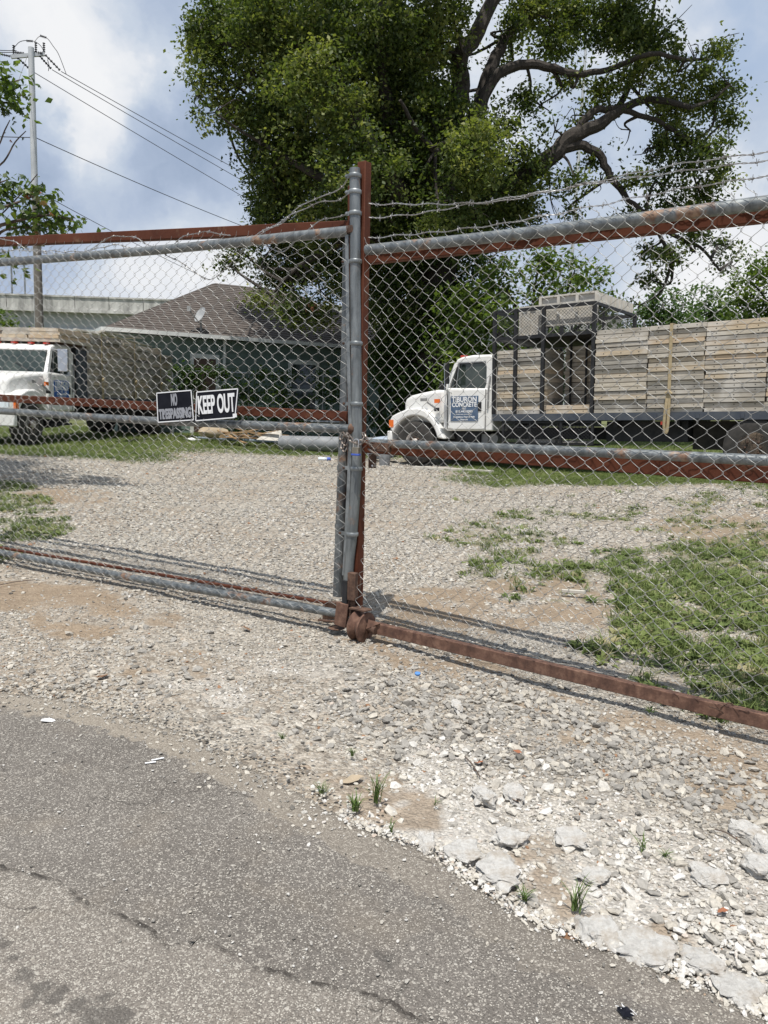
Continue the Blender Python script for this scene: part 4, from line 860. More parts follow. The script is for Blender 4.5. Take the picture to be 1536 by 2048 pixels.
for a, b in (((-.75, -.3, -.5), (-1.1, -.5, -.5)), ((-.3, 0, -.25), (-.7, 0, -.22)), ((.4, .2, -.13), (.0, .1, -.13)), ((-.05, .3, .38), (-.3, .2, .34)), ((.45, .5, .62), (.2, .4, .66))): insul(t0 + a, t0 + b, 6)
for pts in ([(-.62, -.2, -.1), (-.45, 0, .22), (-.15, .2, .36), (.1, .3, .34), (.3, .35, .18), (.42, .35, -.1)], [(.05, .2, .3), (.2, .4, .62), (.48, .5, .6), (.72, .55, .3), (.9, .6, .05), (1.05, .75, -.4), (1.15, .8, -.7)], [(.52, .4, -.3), (.55, .45, -.5), (.5, .5, -.72)]):
    MB().tube(curve3([t0 + np.array(p) for p in pts], 4), .014, 5).build('jumper_wire', M['insul'], UP)
def wire(a, b, sag, label, r=.016, name='power_line', group='power lines from the tall pole', n=22):
    a = np.array(a, float); b = np.array(b, float); t = np.linspace(0, 1, n)[:, None]; P = a + (b - a) * t; P[:, 2] -= (4 * sag * t * (1 - t))[:, 0]
    o = MB().tube(P - a, r, 5).build(name, M['insul']); o.location = a.tolist(); return tag(o, label, 'power line', group)
U0 = np.array([up_[0], 35, 0])
FP = AT(700, 440, 56); 
wire(U0 + WP[0], AT(760, 492, 58), .1, 'topmost of the three power lines running from the crossarm towards the big tree')
wire(U0 + WP[1], AT(760, 515, 58), .1, 'middle of the three power lines running from the crossarm towards the big tree')
wire(U0 + WP[2], AT(760, 550, 58), .1, 'lowest of the three power lines running from the crossarm towards the big tree')
wire(AT(66, 273, 35), AT(700, 528, 58), .3, 'dark cable sloping from the middle of the grey pole into the big tree', .018)
wire(AT(80, 385, 31), AT(420, 560, 52), .1, 'thin cable sloping down above the red rail beside the maple', .014)
wire(AT(66, 275, 35), AT(-120, 268, 33), .02, 'cable leaving the middle of the grey pole to the left', .018)
wire(U0 + t0 + [-1.1, -.5, -.5], AT(-120, 112, 34), .05, 'lowest power line leaving the crossarm to the left')
wire(U0 + t0 + [-.7, 0, -.22], AT(-120, 96, 35.5), .05, 'middle power line leaving the crossarm to the left')
wire(U0 + t0 + [-.62, 0, -.15], AT(-120, 90, 36.5), .05, 'highest power line leaving the crossarm to the left')
wire(AT(56, 108, 35), AT(16, 220, 33), 0, 'thin guy wire slanting down left from the crossarm', .01, 'guy_wire', 'guy wires of the tall pole')
p2 = AT(72, 400, 31); pole('wooden_pole', p2[0], 31, .18, .14, AT(72, 395, 31)[2], M['woodpole'], 'brown wooden pole standing right beside the grey utility pole')
p3 = AT(1140, 520, 45); pole('light_mast', p3[0] + .1, 45, .12, .07, 21.5, M['concpole'], 'thin grey mast seen through the big tree above the right truck')

# ------------------------------------------------------------------ trucks
def text_mesh(name, s, size, mat, extr=.001, bold=0.0, sx=1.0, align='CENTER'):
    cu = bpy.data.curves.new(name, 'FONT'); cu.body = s; cu.size = size; cu.align_x = align; cu.align_y = 'CENTER'; cu.extrude = extr; cu.offset = bold
    o = bpy.data.objects.new(name, cu); COL.objects.link(o); bpy.context.view_layer.update()
    me = bpy.data.meshes.new_from_object(o.evaluated_get(bpy.context.evaluated_depsgraph_get())); bpy.data.objects.remove(o)
    me.transform(Matrix.Diagonal((sx, 1, 1, 1))); me.materials.clear(); me.materials.append(mat); return me
def put_text(s, size, mat, parent, x, y, z, sx=1.0, bold=0.0, name='lettering', rot=(pi / 2, 0, 0)):
    o = link(name, text_mesh(name, s, size, mat, .0015, bold, sx), parent); o.location = (x, y, z); o.rotation_euler = rot; return o
def wheel(t, x, yc, z, r, w, rimm, side=-1, dual=False):
    o = MB(); s = side; R = r
    prof = [(R * .52, -w / 2), (R * .72, -w / 2 - .012), (R * .93, -w / 2), (R, -w / 2 + .03), (R * 1.0, w / 2 - .03), (R * .93, w / 2), (R * .72, w / 2 + .012), (R * .52, w / 2)]
    wh = o.lathe(prof, (x, yc, z), (0, 1, 0), 36).build('wheel', M['tyre'], t, True)
    wh['label'] = 'dusty black tyre on a pale steel rim'
    for k in range(36):        # tread blocks
        pass
    y0 = yc + side * w / 2
    rp_ = [(R * .56, 0), (R * .53, -side * .0 + side * -.02), (R * .50, side * -.05), (R * .34, side * -.07), (R * .30, side * -.02), (R * .2, side * .0), (R * .16, side * .05), (.001, side * .055)]
    if dual: rp_ = [(R * .56, 0), (R * .53, -side * .03), (R * .50, -side * .12), (R * .3, -side * .15), (R * .2, -side * .05), (.001, -side * .04)]
    rim = MB().lathe(rp_, (x, y0, z), (0, 1, 0), 28).build('rim', rimm, wh, True)
    hb = MB()
    for k in range(8): a = k * pi / 4; hb.lathe([(.018, 0), (.018, side * .03), (.001, side * .034)], (x + cos(a) * R * .25, y0 + side * .0, z + sin(a) * R * .25), (0, 1, 0), 6)
    hb.build('lug_nuts', M['rust'], wh)
    hl = MB()
    for k in range(5): a = k * 2 * pi / 5 + .3; hl.lathe([(.045, 0), (.001, side * .002)], (x + cos(a) * R * .41, y0 - side * .055, z + sin(a) * R * .41), (0, 1, 0), 10)
    hl.build('rim_holes', M['black'], wh); return wh
def build_truck(mat, label, signmat, phone, mirror_big=False):
    t = empty('flatbed_truck', mat=mat, label=label, cat='truck'); Wt = 2.3; w = M['white']
    # frame
    MB().box((-.5, .75, .62), (8.9, .83, .88)).box((-.5, 1.5, .62), (8.9, 1.58, .88)).build('chassis_frame', M['black'], t)
    MB().box((-.62, .6, .5), (.9, 1.75, 1.0)).build('engine_bay', M['black'], t)
    # hood: rounded, widening to the rear
    hp_ = [(-.53, .98), (-.52, 1.48), (-.47, 1.57), (-.30, 1.65), (.03, 1.70), (.37, 1.74), (.76, 1.77), (.76, .98)]
    def htf(x, y, z):
        k = (x + .53) / 1.3; cy = Wt / 2; return (x, cy + (y - cy) * (.80 + .20 * k), z)
    MB().prism(hp_, .12, Wt - .12, 0, htf).build('hood', w, t, bevel=.09, seg=4)
    # fenders with arch
    arc = [(.0 + .66 * cos(a), .50 + .66 * sin(a)) for a in np.linspace(radians(12), radians(160), 18)]
    fp = [(-.71, .86), (-.71, 1.08), (-.64, 1.16), (-.50, 1.22), (-.2, 1.32), (.1, 1.34), (.32, 1.27), (.52, 1.10), (.70, .88), (.84, .61)] + arc
    for y0, y1 in ((0, .52), (Wt - .52, Wt)): MB().prism(fp, y0, y1).build('fender', w, t, bevel=.035, seg=3)
    # grille, bumper, headlights
    g_ = MB().box((-.56, .62, .82), (-.535, Wt - .62, 1.45)).build('grille', M['black'], t)
    for k in range(7): MB().box((-.585, .60, .86 + k * .08), (-.561, Wt - .60, .89 + k * .08)).build('grille_bar', M['chrome'], g_)
    MB().box((-.80, .0, .48), (-.66, Wt, .80)).build('bumper', w, t, bevel=.03)
    for y in (.16, Wt - .56): MB().box((-.745, y, .90), (-.712, y + .40, 1.08)).build('headlight', M['clear'], t, bevel=.01)
    for y in (-.006, Wt - .05): MB().box((-.73, y, .88), (-.60, y + .056, 1.06)).build('turn_signal', M['orange'], t)
    # cab
    lower = [(.78, .86), (.78, 1.77), (.94, 1.775), (2.08, 1.73), (2.08, .80), (.88, .80)]
    MB().prism(lower, .06, Wt - .06).build('cab_body', w, t, bevel=.03)
    MB().prism([(1.02, 2.30), (1.10, 2.42), (1.22, 2.46), (1.5, 2.49), (1.95, 2.48), (2.06, 2.44), (2.08, 2.36), (2.08, 2.30)], .12, Wt - .12).build('roof', w, t, bevel=.05, seg=3)
    for y in (.12, Wt - .19): MB().add([(.78, y - .05, 1.76), (.90, y - .05, 1.76), (1.14, y, 2.33), (1.04, y, 2.33), (.78, y + .05, 1.76), (.90, y + .05, 1.76), (1.14, y + .07, 2.33), (1.04, y + .07, 2.33)], [(0, 1, 2, 3), (7, 6, 5, 4), (0, 4, 5, 1), (1, 5, 6, 2), (2, 6, 7, 3), (3, 7, 4, 0)]).build('pillar', w, t)
    for y in (.09, Wt - .19): MB().prism([(1.84, 1.72), (2.08, 1.72), (2.08, 2.32), (1.86, 2.32), (1.89, 2.22), (1.89, 1.84)], y, y + .10).build('pillar', w, t)
    MB().box((2.04, .2, 1.73), (2.078, Wt - .2, 2.31)).build('rear_panel', w, t)
    MB().add([(.83, .20, 1.78), (.83, Wt - .20, 1.78), (1.06, Wt - .24, 2.31), (1.06, .24, 2.31)], [(0, 1, 2, 3)]).build('windshield', M['glass'], t)
    for y in (.132, Wt - .134):
        MB().add([(.93, y, 1.74), (1.88, y, 1.74), (1.88, y, 2.31), (1.12, y, 2.31)], [(0, 1, 2, 3)]).build('side_window', M['glass'], t)
    MB().beam((1.10, .118, 1.76), (1.17, .118, 2.31), .02, .05, (0, 1, 0)).build('vent_divider', M['galv'], t)
    MB().prism([(.92, 1.72), (1.88, 1.72), (1.90, 1.745), (.93, 1.745)], .10, .125).build('window_seal', M['black'], t)
    # door, proud panel
    dr = MB().prism([(.92, .86), (.92, 1.73), (1.88, 1.71), (1.89, .84), (1.10, .84)], .038, .058).build('door', w, t, bevel=.012)
    MB().box((1.71, .026, 1.24), (1.80, .040, 1.44)).build('door_handle', M['black'], dr)
    MB().box((1.0, .026, 1.02), (1.72, .036, 1.58)).build('door_sign', signmat, t)
    bs = t
    ds_ = [o for o in t.children if o.name.startswith('door_sign')][-1]
    for s, sz, zz, sx, bo in (('TIBURON', .155, 1.50, .98, .004), ('CONCRETE', .14, 1.385, .88, .004), ('LLC', .06, 1.305, 1, .001), (phone, .075, 1.235, 1.1, .001), ('concrete contractor', .045, 1.175, 1.1, 0), ('Foundations, Pours & Walls', .05, 1.115, 1.0, .001), ('Flatwork', .05, 1.055, 1.1, .001)):
        put_text(s, sz, M['white_print'], ds_, 1.36, .0235, zz, sx, bo)
    MB().box((.57, -.002, 1.44), (.70, .045, 1.53)).build('marker_light', M['orange'], t)
    MB().box((.12, .085, 1.49), (.29, .125, 1.56)).build('hood_badge', M['grey'], t)
    MB().beam((.38, .0, 1.46), (.66, -.03, 1.30), .035, .035).build('hood_latch', M['grey'], t); MB().box((.60, -.05, 1.25), (.70, .02, 1.33)).build('latch_grip', M['black'], t)
    MB().box((.895, .030, .84), (.905, .0615, 1.74)).box((1.895, .030, .82), (1.905, .0615, 1.72)).build('door_seam', M['grey'], t)
    MB().prism([(1.0, 1.735), (1.02, 1.735), (1.155, 2.32), (1.135, 2.32)], .108, .128).box((1.14, .108, 2.30), (1.88, .128, 2.318)).build('window_seal', M['black'], t)
    for yy in (.55, 1.45): MB().beam((.815, yy, 1.79), (.90, yy + .42, 1.99), .012, .012).build('wiper', M['black'], t)
    MB().box((1.35, .45, 1.4), (1.95, .95, 2.05)).box((1.35, 1.35, 1.4), (1.95, 1.85, 2.05)).build('seats', M['grey'], t)
    # mirror
    mz = 1.78 if not mirror_big else 1.95
    mr = MB().tube([(1.02, .1, 1.64), (1.0, -.22, 1.72), (.98, -.22, 2.3), (1.02, .1, 2.36)], .012, 6).build('mirror', M['chrome'], t)
    if mirror_big: MB().box((.96, -.36, 1.80), (1.02, -.10, 2.35)).build('mirror_face', M['chrome'], mr, bevel=.01)
    else: MB().box((.90, -.30, 1.72), (.96, -.10, 1.88)).box((1.03, -.26, 1.85), (1.09, -.18, 2.32)).build('mirror_face', M['black'], mr)
    MB().tube([(1.96, .04, 1.30), (1.98, .02, 1.75), (2.0, .06, 2.0)], .02, 6).build('grab_rail', M['grey'], t)
    MB().lathe([(.05, -.05), (.28, -.04), (.28, .55), (.05, .56)], (1.15, .42, .66), (1, 0, 0), 18).build('fuel_tank', M['black'], t, True)
    MB().box((.95, .12, .44), (2.0, .42, .50)).build('cab_step', M['black'], t)
    for k in range(2): MB().lathe([(.001, 0), (.12, .01), (.12, .26), (.001, .27)], (1.75 + k * .25, .22, .62), (0, 1, 0), 14).build('air_tank', M['grey'], t, True)
    for yy in (.3, .7, 1.15, 1.6, 2.0): MB().box((1.12, yy - .06, 2.465), (1.24, yy + .06, 2.51)).build('roof_marker_light', M['redlens'], t)
    wheel(t, 0, .19, .52, .52, .30, M['rim'], -1); wheel(t, 0, Wt - .19, .52, .52, .30, M['rim'], 1)
    wheel(t, 7.4, .17, .52, .52, .29, M['brownrim'], -1, True); wheel(t, 7.4, .50, .52, .52, .29, M['brownrim'], -1, True); wheel(t, 7.4, 1.8, .52, .52, .29, M['brownrim'], 1, True); wheel(t, 7.4, 2.13, .52, .52, .29, M['brownrim'], 1, True)
    MB().lathe([(.09, 0), (.09, 2.0)], (7.4, .2, .52), (0, 1, 0), 12).build('rear_axle', M['black'], t, True); MB().lathe([(.06, 0), (.06, 1.9)], (0, .2, .52), (0, 1, 0), 10).build('front_axle', M['black'], t, True)
    # bed
    bd = MB().box((2.10, 0.0, 1.02), (9.0, 2.4, 1.165)).build('flatbed', M['bedblue'], t)
    for k in range(9): MB().box((2.5 + k * .78, -.018, 1.05), (2.56 + k * .78, -.001, 1.14)).build('stake_pocket', M['bedblue'], bd)
    for xx in (2.6, 3.6, 4.8, 6.0, 8.3): MB().box((xx, .1, .89), (xx + .08, 2.3, 1.019)).build('cross_member', M['black'], t)
    MB().box((6.2, .6, .45), (8.2, .62, 1.0)).box((8.35, .1, .35), (8.37, .7, 1.0)).build('mud_flap', M['tyre'], t)
    MB().box((4.6, .25, .6), (6.2, .9, 1.0)).build('under_body', M['black'], t)
    return t
xr = np.array([.8, -.6, .0]); slope = .045
def tmat(origin, xd, slope):
    x = unit([xd[0], xd[1], slope]); y = unit(np.cross([0, 0, 1], x)); z = np.cross(x, y); return Matrix(((x[0], y[0], z[0], origin[0]), (x[1], y[1], z[1], origin[1]), (x[2], y[2], z[2], origin[2]), (0, 0, 0, 1)))
TM1 = tmat((.67, 18.29, .02), (.8, -.6), slope)
tr1 = build_truck(TM1, 'white cab flatbed truck facing left with a black wire rack and tan strapped panels', M['signblue'], '813.443.0080')
a6 = radians(6); TM2 = tmat((-8.4, 18.4, .14), (sin(a6), cos(a6)), .004)
tr2 = build_truck(TM2, 'white cab flatbed truck facing the camera at the left with panels stacked over its roof', M['signblue2'], '813-443-0080', True)
# right truck: rack and cages
def rackbox(t):
    k = M['black']
    for x in (2.11, 2.62, 3.26, 4.36):
        for y in (.03, 2.35): MB().box((x - .035, y - .03, 1.166), (x + .035, y + .04, 3.38)).build('rack_post', k, t)
    for z in (2.78, 3.35):
        for y in (.035, 2.355): MB().box((2.15, y - .02, z - .035), (4.33, y + .03, z + .035)).build('rack_rail', k, t)
        for x in (2.11, 4.36): MB().box((x - .02, .08, z - .03), (x + .02, 2.31, z + .03)).build('rack_rail', k, t)
    for x in (3.5, 3.85, 4.2): MB().box((x - .02, .9, 1.166), (x + .02, .93, 3.3)).build('rack_bar', k, t)
    MB().box((2.15, .1, 2.76), (4.33, 2.3, 2.775)).build('cage_floor', k, t)
    def expanded(name, x0, x1, z0, z1, y, axis='x', lo=0):
        mb = MB(); dx, dz = .075, .034; nz = int((z1 - z0) / dz); nx_ = int((x1 - x0) / dx)
        for j in range(nz):
            z = z0 + j * dz
            pts = [(x0 + i * dx / 2, z + (dz / 2 if (i + j) % 2 else -dz / 2) * .95) for i in range(nx_ * 2 + 1)]
            pp = np.array([(p, y, q) if axis == 'x' else (y, p, q) for p, q in pts]); mb.tube(pp, .0052, 3, ref=(0, 1, 0) if axis == 'x' else (1, 0, 0), cap=False)
        return mb.build(name, k, t, kind='stuff')
    expanded('wire_mesh_panel', 2.15, 4.33, 2.82, 3.31, .02); expanded('wire_mesh_panel', .06, 2.32, 2.82, 3.31, 4.40, 'y')
    # underbody tool cage
    for x in (2.35, 3.0, 3.7, 4.38): MB().box((x - .025, .02, .52), (x + .025, .07, 1.015)).build('cage_bar', k, t)
    for z in (.54, .985): MB().box((2.375, .03, z - .02), (4.355, .06, z + .02)).build('cage_bar', k, t)
    expanded('wire_mesh_panel', 2.38, 4.35, .57, .96, .025); MB().box((2.38, .1, .5), (4.35, .9, .53)).build('cage_tray', k, t)
    MB().box((2.6, .2, .54), (3.5, .6, .62)).box((3.6, .15, .54), (4.2, .5, .60)).build('stored_timber', M['form'], t)
    for x in (5.75,): MB().box((x, .012, .93), (x + .14, .05, 1.0)).build('marker_light', M['redlens'], t)
rackbox(tr1)
MB().box((2.12, .05, 1.17), (2.16, 2.35, 2.45)).build('headboard', M['black'], tr2); MB().box((2.165, .08, 1.17), (2.80, .12, 2.42)).build('tool_locker', M['bedblue'], tr2); MB().box((2.165, .13, 1.17), (2.80, 2.3, 2.42)).build('tool_locker', M['black'], tr2)

# formwork panels: one mesh for each size, copied
PN = {}
def panel_mesh(L, Dp, h=.086):
    key = (L, Dp)
    if key in PN: return PN[key]
    mb = MB(); t_ = .036
    mb.box((0, 0, 0), (L, t_, h - .018)).box((0, Dp - t_, 0), (L, Dp, h - .018)).box((.006, t_, 0), (.036, Dp - t_, h - .014)).box((L - .036, t_, 0), (L - .006, Dp - t_, h - .014))
    mb.box((.004, .03, h - .0135), (L - .004, Dp - .03, h - .001)); mb.box((L / 2 - .02, t_, .002), (L / 2 + .02, Dp - t_, h - .015))
    for u in (.16, .5, .84):
        mb.lathe([(.011, 0), (.001, -.001)], (L * u, -.0008, h * .5), (0, 1, 0), 8, 1)
    for u in (.2, .5, .8): mb.lathe([(.011, 0), (.001, .001)], (L + .0006, Dp * u, h * .5), (1, 0, 0), 8, 1) if False else None
    me = mb.mesh('form_panel', [M['form'], M['black']]); PN[key] = me; return me
ORD = ['bottom', 'second', 'third', 'fourth', 'fifth', 'sixth', 'seventh', 'eighth', 'ninth', 'tenth', 'eleventh', 'twelfth', 'thirteenth', 'fourteenth', 'fifteenth', 'sixteenth', 'seventeenth', 'eighteenth', 'nineteenth', 'twentieth', 'twenty-first']
def stack(TM, x, y, z, L, Dp, n, where, grp, h=.086, jit=.014, skip=()):
    me = panel_mesh(L, Dp, h); R3 = np.array(TM.to_3x3())
    for k in range(n):
        dx, dy = TR.normal(0, jit * .6), TR.uniform(-jit, jit) * 1.7; lw = Matrix.Translation((x + dx, y + dy, z + k * h)) @ Matrix.Rotation(TR.normal(0, .003), 4, 'Z')
        o = bpy.data.objects.new('form_panel', me); COL.objects.link(o); o.matrix_world = TM @ lw
        nm = ORD[k] + ' form panel from the bottom' if k else 'bottom form panel'
        if k == n - 1 and n > 2: nm = 'top form panel'
        tag(o, nm + ' ' + where, 'form panel', grp)
zb = 1.168
G1 = 'wooden form panels stacked on the right truck'; G2 = 'wooden form panels stacked on the left truck'
stack(TM1, 2.16, .09, zb, 1.06, 1.10, 16, 'in the stack inside the rack beside the cab', G1)
stack(TM1, 3.33, 1.0, zb, .98, 1.2, 17, 'in the shaded stack deep inside the rack', G1)
stack(TM1, 3.32, .09, zb, .98, .80, 2, 'in the low pair at the rack opening', G1)
for i, (x, wh) in enumerate(((4.42, 'in the stack left of the tan strap'), (5.47, 'in the stack under the tan strap'), (6.52, 'in the stack right of the tan strap'), (7.57, 'in the stack cut by the right edge'))):
    stack(TM1, x, .0 + .01 * i, zb, 1.035, 2.3, 19, wh, G1)
for i, (x, n, wh) in enumerate(((2.86, 20, 'in the left truck stack next to the cab'), (3.85, 20, 'in the left truck stack under its nearest strap'), (4.84, 20, 'in the left truck stack before the middle strap'), (5.83, 19, 'in the left truck stack behind the middle strap'), (6.82, 19, 'in the left truck stack under its rear strap'), (7.81, 17, 'in the rearmost stack of the left truck'))):
    stack(TM2, x, .03, zb, .975, 2.3, n, wh, G2, jit=.03)
MB().box((1.25, .1, 2.495), (2.84, .16, 2.529)).box((1.25, 2.1, 2.495), (2.84, 2.16, 2.529)).build('roof_rack', M['rust'], tr2)
for i, (y, n, wh) in enumerate(((.02, 4, 'over the left cab on the driver side'), (.82, 4, 'over the left cab in the middle'), (1.62, 4, 'over the left cab on the far side'))):
    stack(TM2, 1.22 + .07 * i, y, 2.53, 1.60, .79, n, wh, G2, jit=.045)
# loose boards on top of the left load
for i, (a, b, lb) in enumerate((((150, 658, 19.5), (196, 668, 20.0), 'long pale board lying on the left load nearest the cab'), ((196, 664, 20.2), (300, 693, 24.0), 'long pale board slanting over the left load towards the house'), ((204, 662, 20.0), (280, 676, 23.5), 'shorter pale board lying crosswise on the left load'))):
    p, q = AT(*a), AT(*b); o = MB().beam((0, 0, 0), q - p, .14, .035).build('loose_board', M['ribbed']); o.location = p.tolist(); tag(o, lb, 'board', 'loose boards on top of the left load')
# upright formwork in the rack cage
def ribbed(name, x0, x1, y0, z0, z1, label, depth=.12):
    t = empty(name, mat=TM1 @ Matrix.Translation((x0, y0, z0)), label=label, cat='form panel'); L = x1 - x0; H = z1 - z0
    MB().box((0, .04, 0), (L, .055, H)).build('sheet', M['ribbed'], t)
    MB().box((0, 0, H - .035), (L, .0395, H)).box((0, 0, 0), (L, .0395, .035)).build('flange', M['ribbed'], t)
    for k in range(4): xx = (L - .06) * k / 3; MB().box((xx, .0, .036), (xx + .06, .0395, H - .036)).build('rib', M['ribbed'], t)
ribbed('ribbed_form', 3.1, 4.38, .12, 2.97, 3.60, 'pale ribbed form panel standing tallest in the rack cage')
ribbed('ribbed_form', 2.55, 3.2, .30, 2.80, 3.46, 'tan ribbed form panel behind the cage mesh nearer the cab')
pe = empty('ribbed_form', mat=TM1 @ Matrix.Translation((4.30, .2, 3.40)) @ Matrix.Rotation(radians(90), 4, 'Z'), label='long pale panel lying along the back top of the rack cage', cat='form panel')
MB().box((0, -.03, 0), (2.1, .03, .20)).build('sheet', M['ribbed'], pe)
for k in range(9): MB().box((k * .25, -.05, 0), (k * .25 + .05, -.031, .2)).build('rib', M['ribbed'], pe)
# straps
def strap(TM, x, ztop, zl, label, grp=None):
    t = empty('ratchet_strap', mat=TM @ Matrix.Translation((x, 0, 0)), label=label, cat='strap', group=grp)
    MB().box((-.03, -.035, zl), (.03, -.028, ztop)).box((-.03, -.035, ztop), (.03, 2.35, ztop + .006)).build('webbing', M['strap'], t)
    mb = MB(); pts = curve3([(-.02, -.035, zl + .02), (-.04, -.06, zl - .25), (-.06, -.06, zl - .55), (-.045, -.05, zl - .72), (.0, -.05, zl - .70), (.015, -.05, zl - .3), (.01, -.04, zl)], 4)
    for p, q in zip(pts[:-1], pts[1:]): mb.beam(p, q, .02, .05, (1, 0, 0))
    mb.build('loose_end', M['strap'], t); mb = MB().tube([(-.05, -.05, zl), (.0, -.07, zl + .04), (.05, -.05, zl - .01)], .03, 8); mb.build('knot', M['strap'], t)
    MB().box((-.028, -.034, 1.0), (.0, -.028, zl)).build('anchor_webbing', M['strap'], t)
strap(TM1, 5.90, 2.815, 1.52, 'tan ratchet strap hanging down the middle stack of the right truck')
for x, zt, lb in ((3.45, 2.98, 'tan strap on the left load nearest the cab'), (5.6, 2.98, 'tan strap over the middle of the left load'), (7.6, 2.81, 'tan strap over the rear of the left load')): strap(TM2, x, zt, 1.66, lb, 'tan straps over the left load')

# ------------------------------------------------------------------ gates
GL0 = G(700, 1267); GLd = unit(G(0, 1124) - G(690, 1266)); GLn = np.array([GLd[1], -GLd[0], 0]); GLn = GLn if GLn[1] < 0 else -GLn
GR0 = G(720, 1272); GRd = unit(G(1536, 1484) - G(730, 1275)); GRn = np.array([GRd[1], -GRd[0], 0]); GRn = GRn if GRn[1] < 0 else -GRn
def onL(x, y, back=0.0): return ONP(x, y, GL0 - GLn * back, GLn)
def onR(x, y, back=0.0): return ONP(x, y, GR0 - GRn * back, GRn)
gl = empty('chain_link_gate', GL0.tolist(), label='left chain-link gate leaf with galvanised pipes, red beams and two black signs', cat='gate')
gr = empty('chain_link_gate', GR0.tolist(), label='right chain-link gate leaf with red beams and rusty bottom bar on a wheel', cat='gate')
def ext(a, b, k): return b + (b - a) * k
def gpipe(o, pts, r, name, mat='pipe', n=14):
    return MB().tube([p - np.array(o.location) for p in pts], r, n).build(name, M[mat], o, True)
def gbeam(o, p, q, w, h, name, mat='redp', up=(0, 0, 1), bev=.004):
    l = np.array(o.location); return MB().beam(p - l, q - l, w, h, up).build(name, M[mat], o, bevel=bev)
# left leaf rails (extend beyond the frame)
for (yl, yr, xr_, nm, r) in ((525, 462, 698, 'top_rail', .030), (822, 858, 700, 'middle_rail', .027), (1105, 1228, 684, 'bottom_rail', .027)):
    a, b = onL(xr_, yr), onL(0, yl); m_ = (a + b) / 2 - [0, 0, .012]; gpipe(gl, curve3([a, m_, b, ext(a, b, .25)], 5), r, nm)
for (yl, yr, xr_, w, h, bk) in ((484, 454, 706, .06, .066, .10), (796, 833, 698, .06, .06, .10), (1095, 1206, 655, .03, .018, .08)):
    a, b = onL(xr_, yr, bk), onL(0, yl, bk); gbeam(gl, a, ext(a, b, .25), w if yl != 1095 else .03, h, 'steel_beam')
# left mesh end post and its frame end
gpipe(gl, curve3([onL(710, 337), onL(711, 600), onL(713, 780), onL(713, 930), onL(705, 1060), onL(698, 1130), onL(697, 1190)], 4), .0315, 'end_post')
lo_ = np.array(gl.location)
bands = [(352, 0), (384, 0), (427, 0), (523, 1), (687, 1), (808, 1), (937, 1), (1068, 1)]
for y, lng in bands:
    x = np.interp(y, [337, 780, 930, 1060, 1190], [710, 713, 713, 705, 697]); c = onL(x, y) - lo_
    b = MB().lathe([(.035, -.012), (.038, -.008), (.038, .008), (.035, .012)], c, (0, 0, 1), 16)
    b.beam(c + GLd * .03 + GLn * .012, c + GLd * (.085 if lng else .055) + GLn * .012, .006, .022); bb = b.build('tension_band', M['galv'], gl, True)
    MB().lathe([(.008, -.012), (.008, .014), (.001, .016)], c + GLd * (.078 if lng else .05) + GLn * .006, GLn, 8).build('bolt', M['rust' if lng else 'galv'], bb)
tbp = [onL(696, 470), onL(699, 700), onL(703, 860), onL(700, 960), onL(694, 1080), onL(690, 1150)]
mb = MB()
for p, q in zip(tbp[:-1], tbp[1:]): mb.beam(p - lo_ + GLn * .012, q - lo_ + GLn * .012, .022, .007, tuple(GLn))
mb.build('tension_bar', M['galv'], gl)
MB().lathe([(.001, -.03), (.034, -.02), (.036, .015), (.02, .03), (.001, .034)], onL(707, 858) - lo_ + GLn * .0, GLd, 14).build('rusty_rail_end', M['rust'], gl, True)
MB().lathe([(.036, -.02), (.040, 0), (.036, .02)], onL(705, 460) - lo_, (0, 0, 1), 14).build('weld_collar', M['rust'], gl, True)
# right leaf
ro_ = np.array(gr.location)
a, b = onR(734, 500), onR(1536, 405); gpipe(gr, curve3([a, (a + b) / 2 - [0, 0, .01], b, ext(a, b, .4)], 5), .030, 'top_rail')
a, b = onR(742, 886), onR(1536, 921); gpipe(gr, curve3([a, (a + b) / 2 + [0, 0, .004], b, ext(a, b, .4)], 5), .024, 'middle_rail')
a, b = onR(724, 519, .09), onR(1536, 429, .09); gbeam(gr, a, ext(a, b, .4), .05, .066, 'steel_beam')
a, b = onR(724, 892, .09), onR(1536, 949, .09); gbeam(gr, a, ext(a, b, .4), .05, .076, 'steel_beam')
a, b = onR(733, 1251), onR(1536, 1443); gbeam(gr, a, ext(a, b, .4), .042, .066, 'bottom_bar', 'rustbar')
gbeam(gr, onR(729, 325, .05), onR(713, 1215, .05), .058, .058, 'steel_post', 'redp', tuple(GRn))
gbeam(gr, onR(707, 372, .13), onR(704, 1200, .16), .05, .05, 'steel_post', 'redp', tuple(GRn))
gpipe(gr, curve3([onR(697, 487, .14), onR(693, 700, .14), onR(688, 880, .14), onR(681, 1060, .14), onR(676, 1192, .14)], 3), .034, 'frame_post')
gpipe(gr, curve3([onR(705, 470, .10), onR(703, 640, .10), onR(700, 860, .10), onR(695, 1100, .10), onR(690, 1190, .10)], 3), .014, 'hinge_rod', 'rust')
for y in (936, 1052): c = onR(np.interp(y, [880, 1060], [688, 681]), y, .14) - ro_; MB().lathe([(.037, -.015), (.039, 0), (.037, .015)], c, (0, 0, 1), 16).build('tension_band', M['pipe'], gr, True)
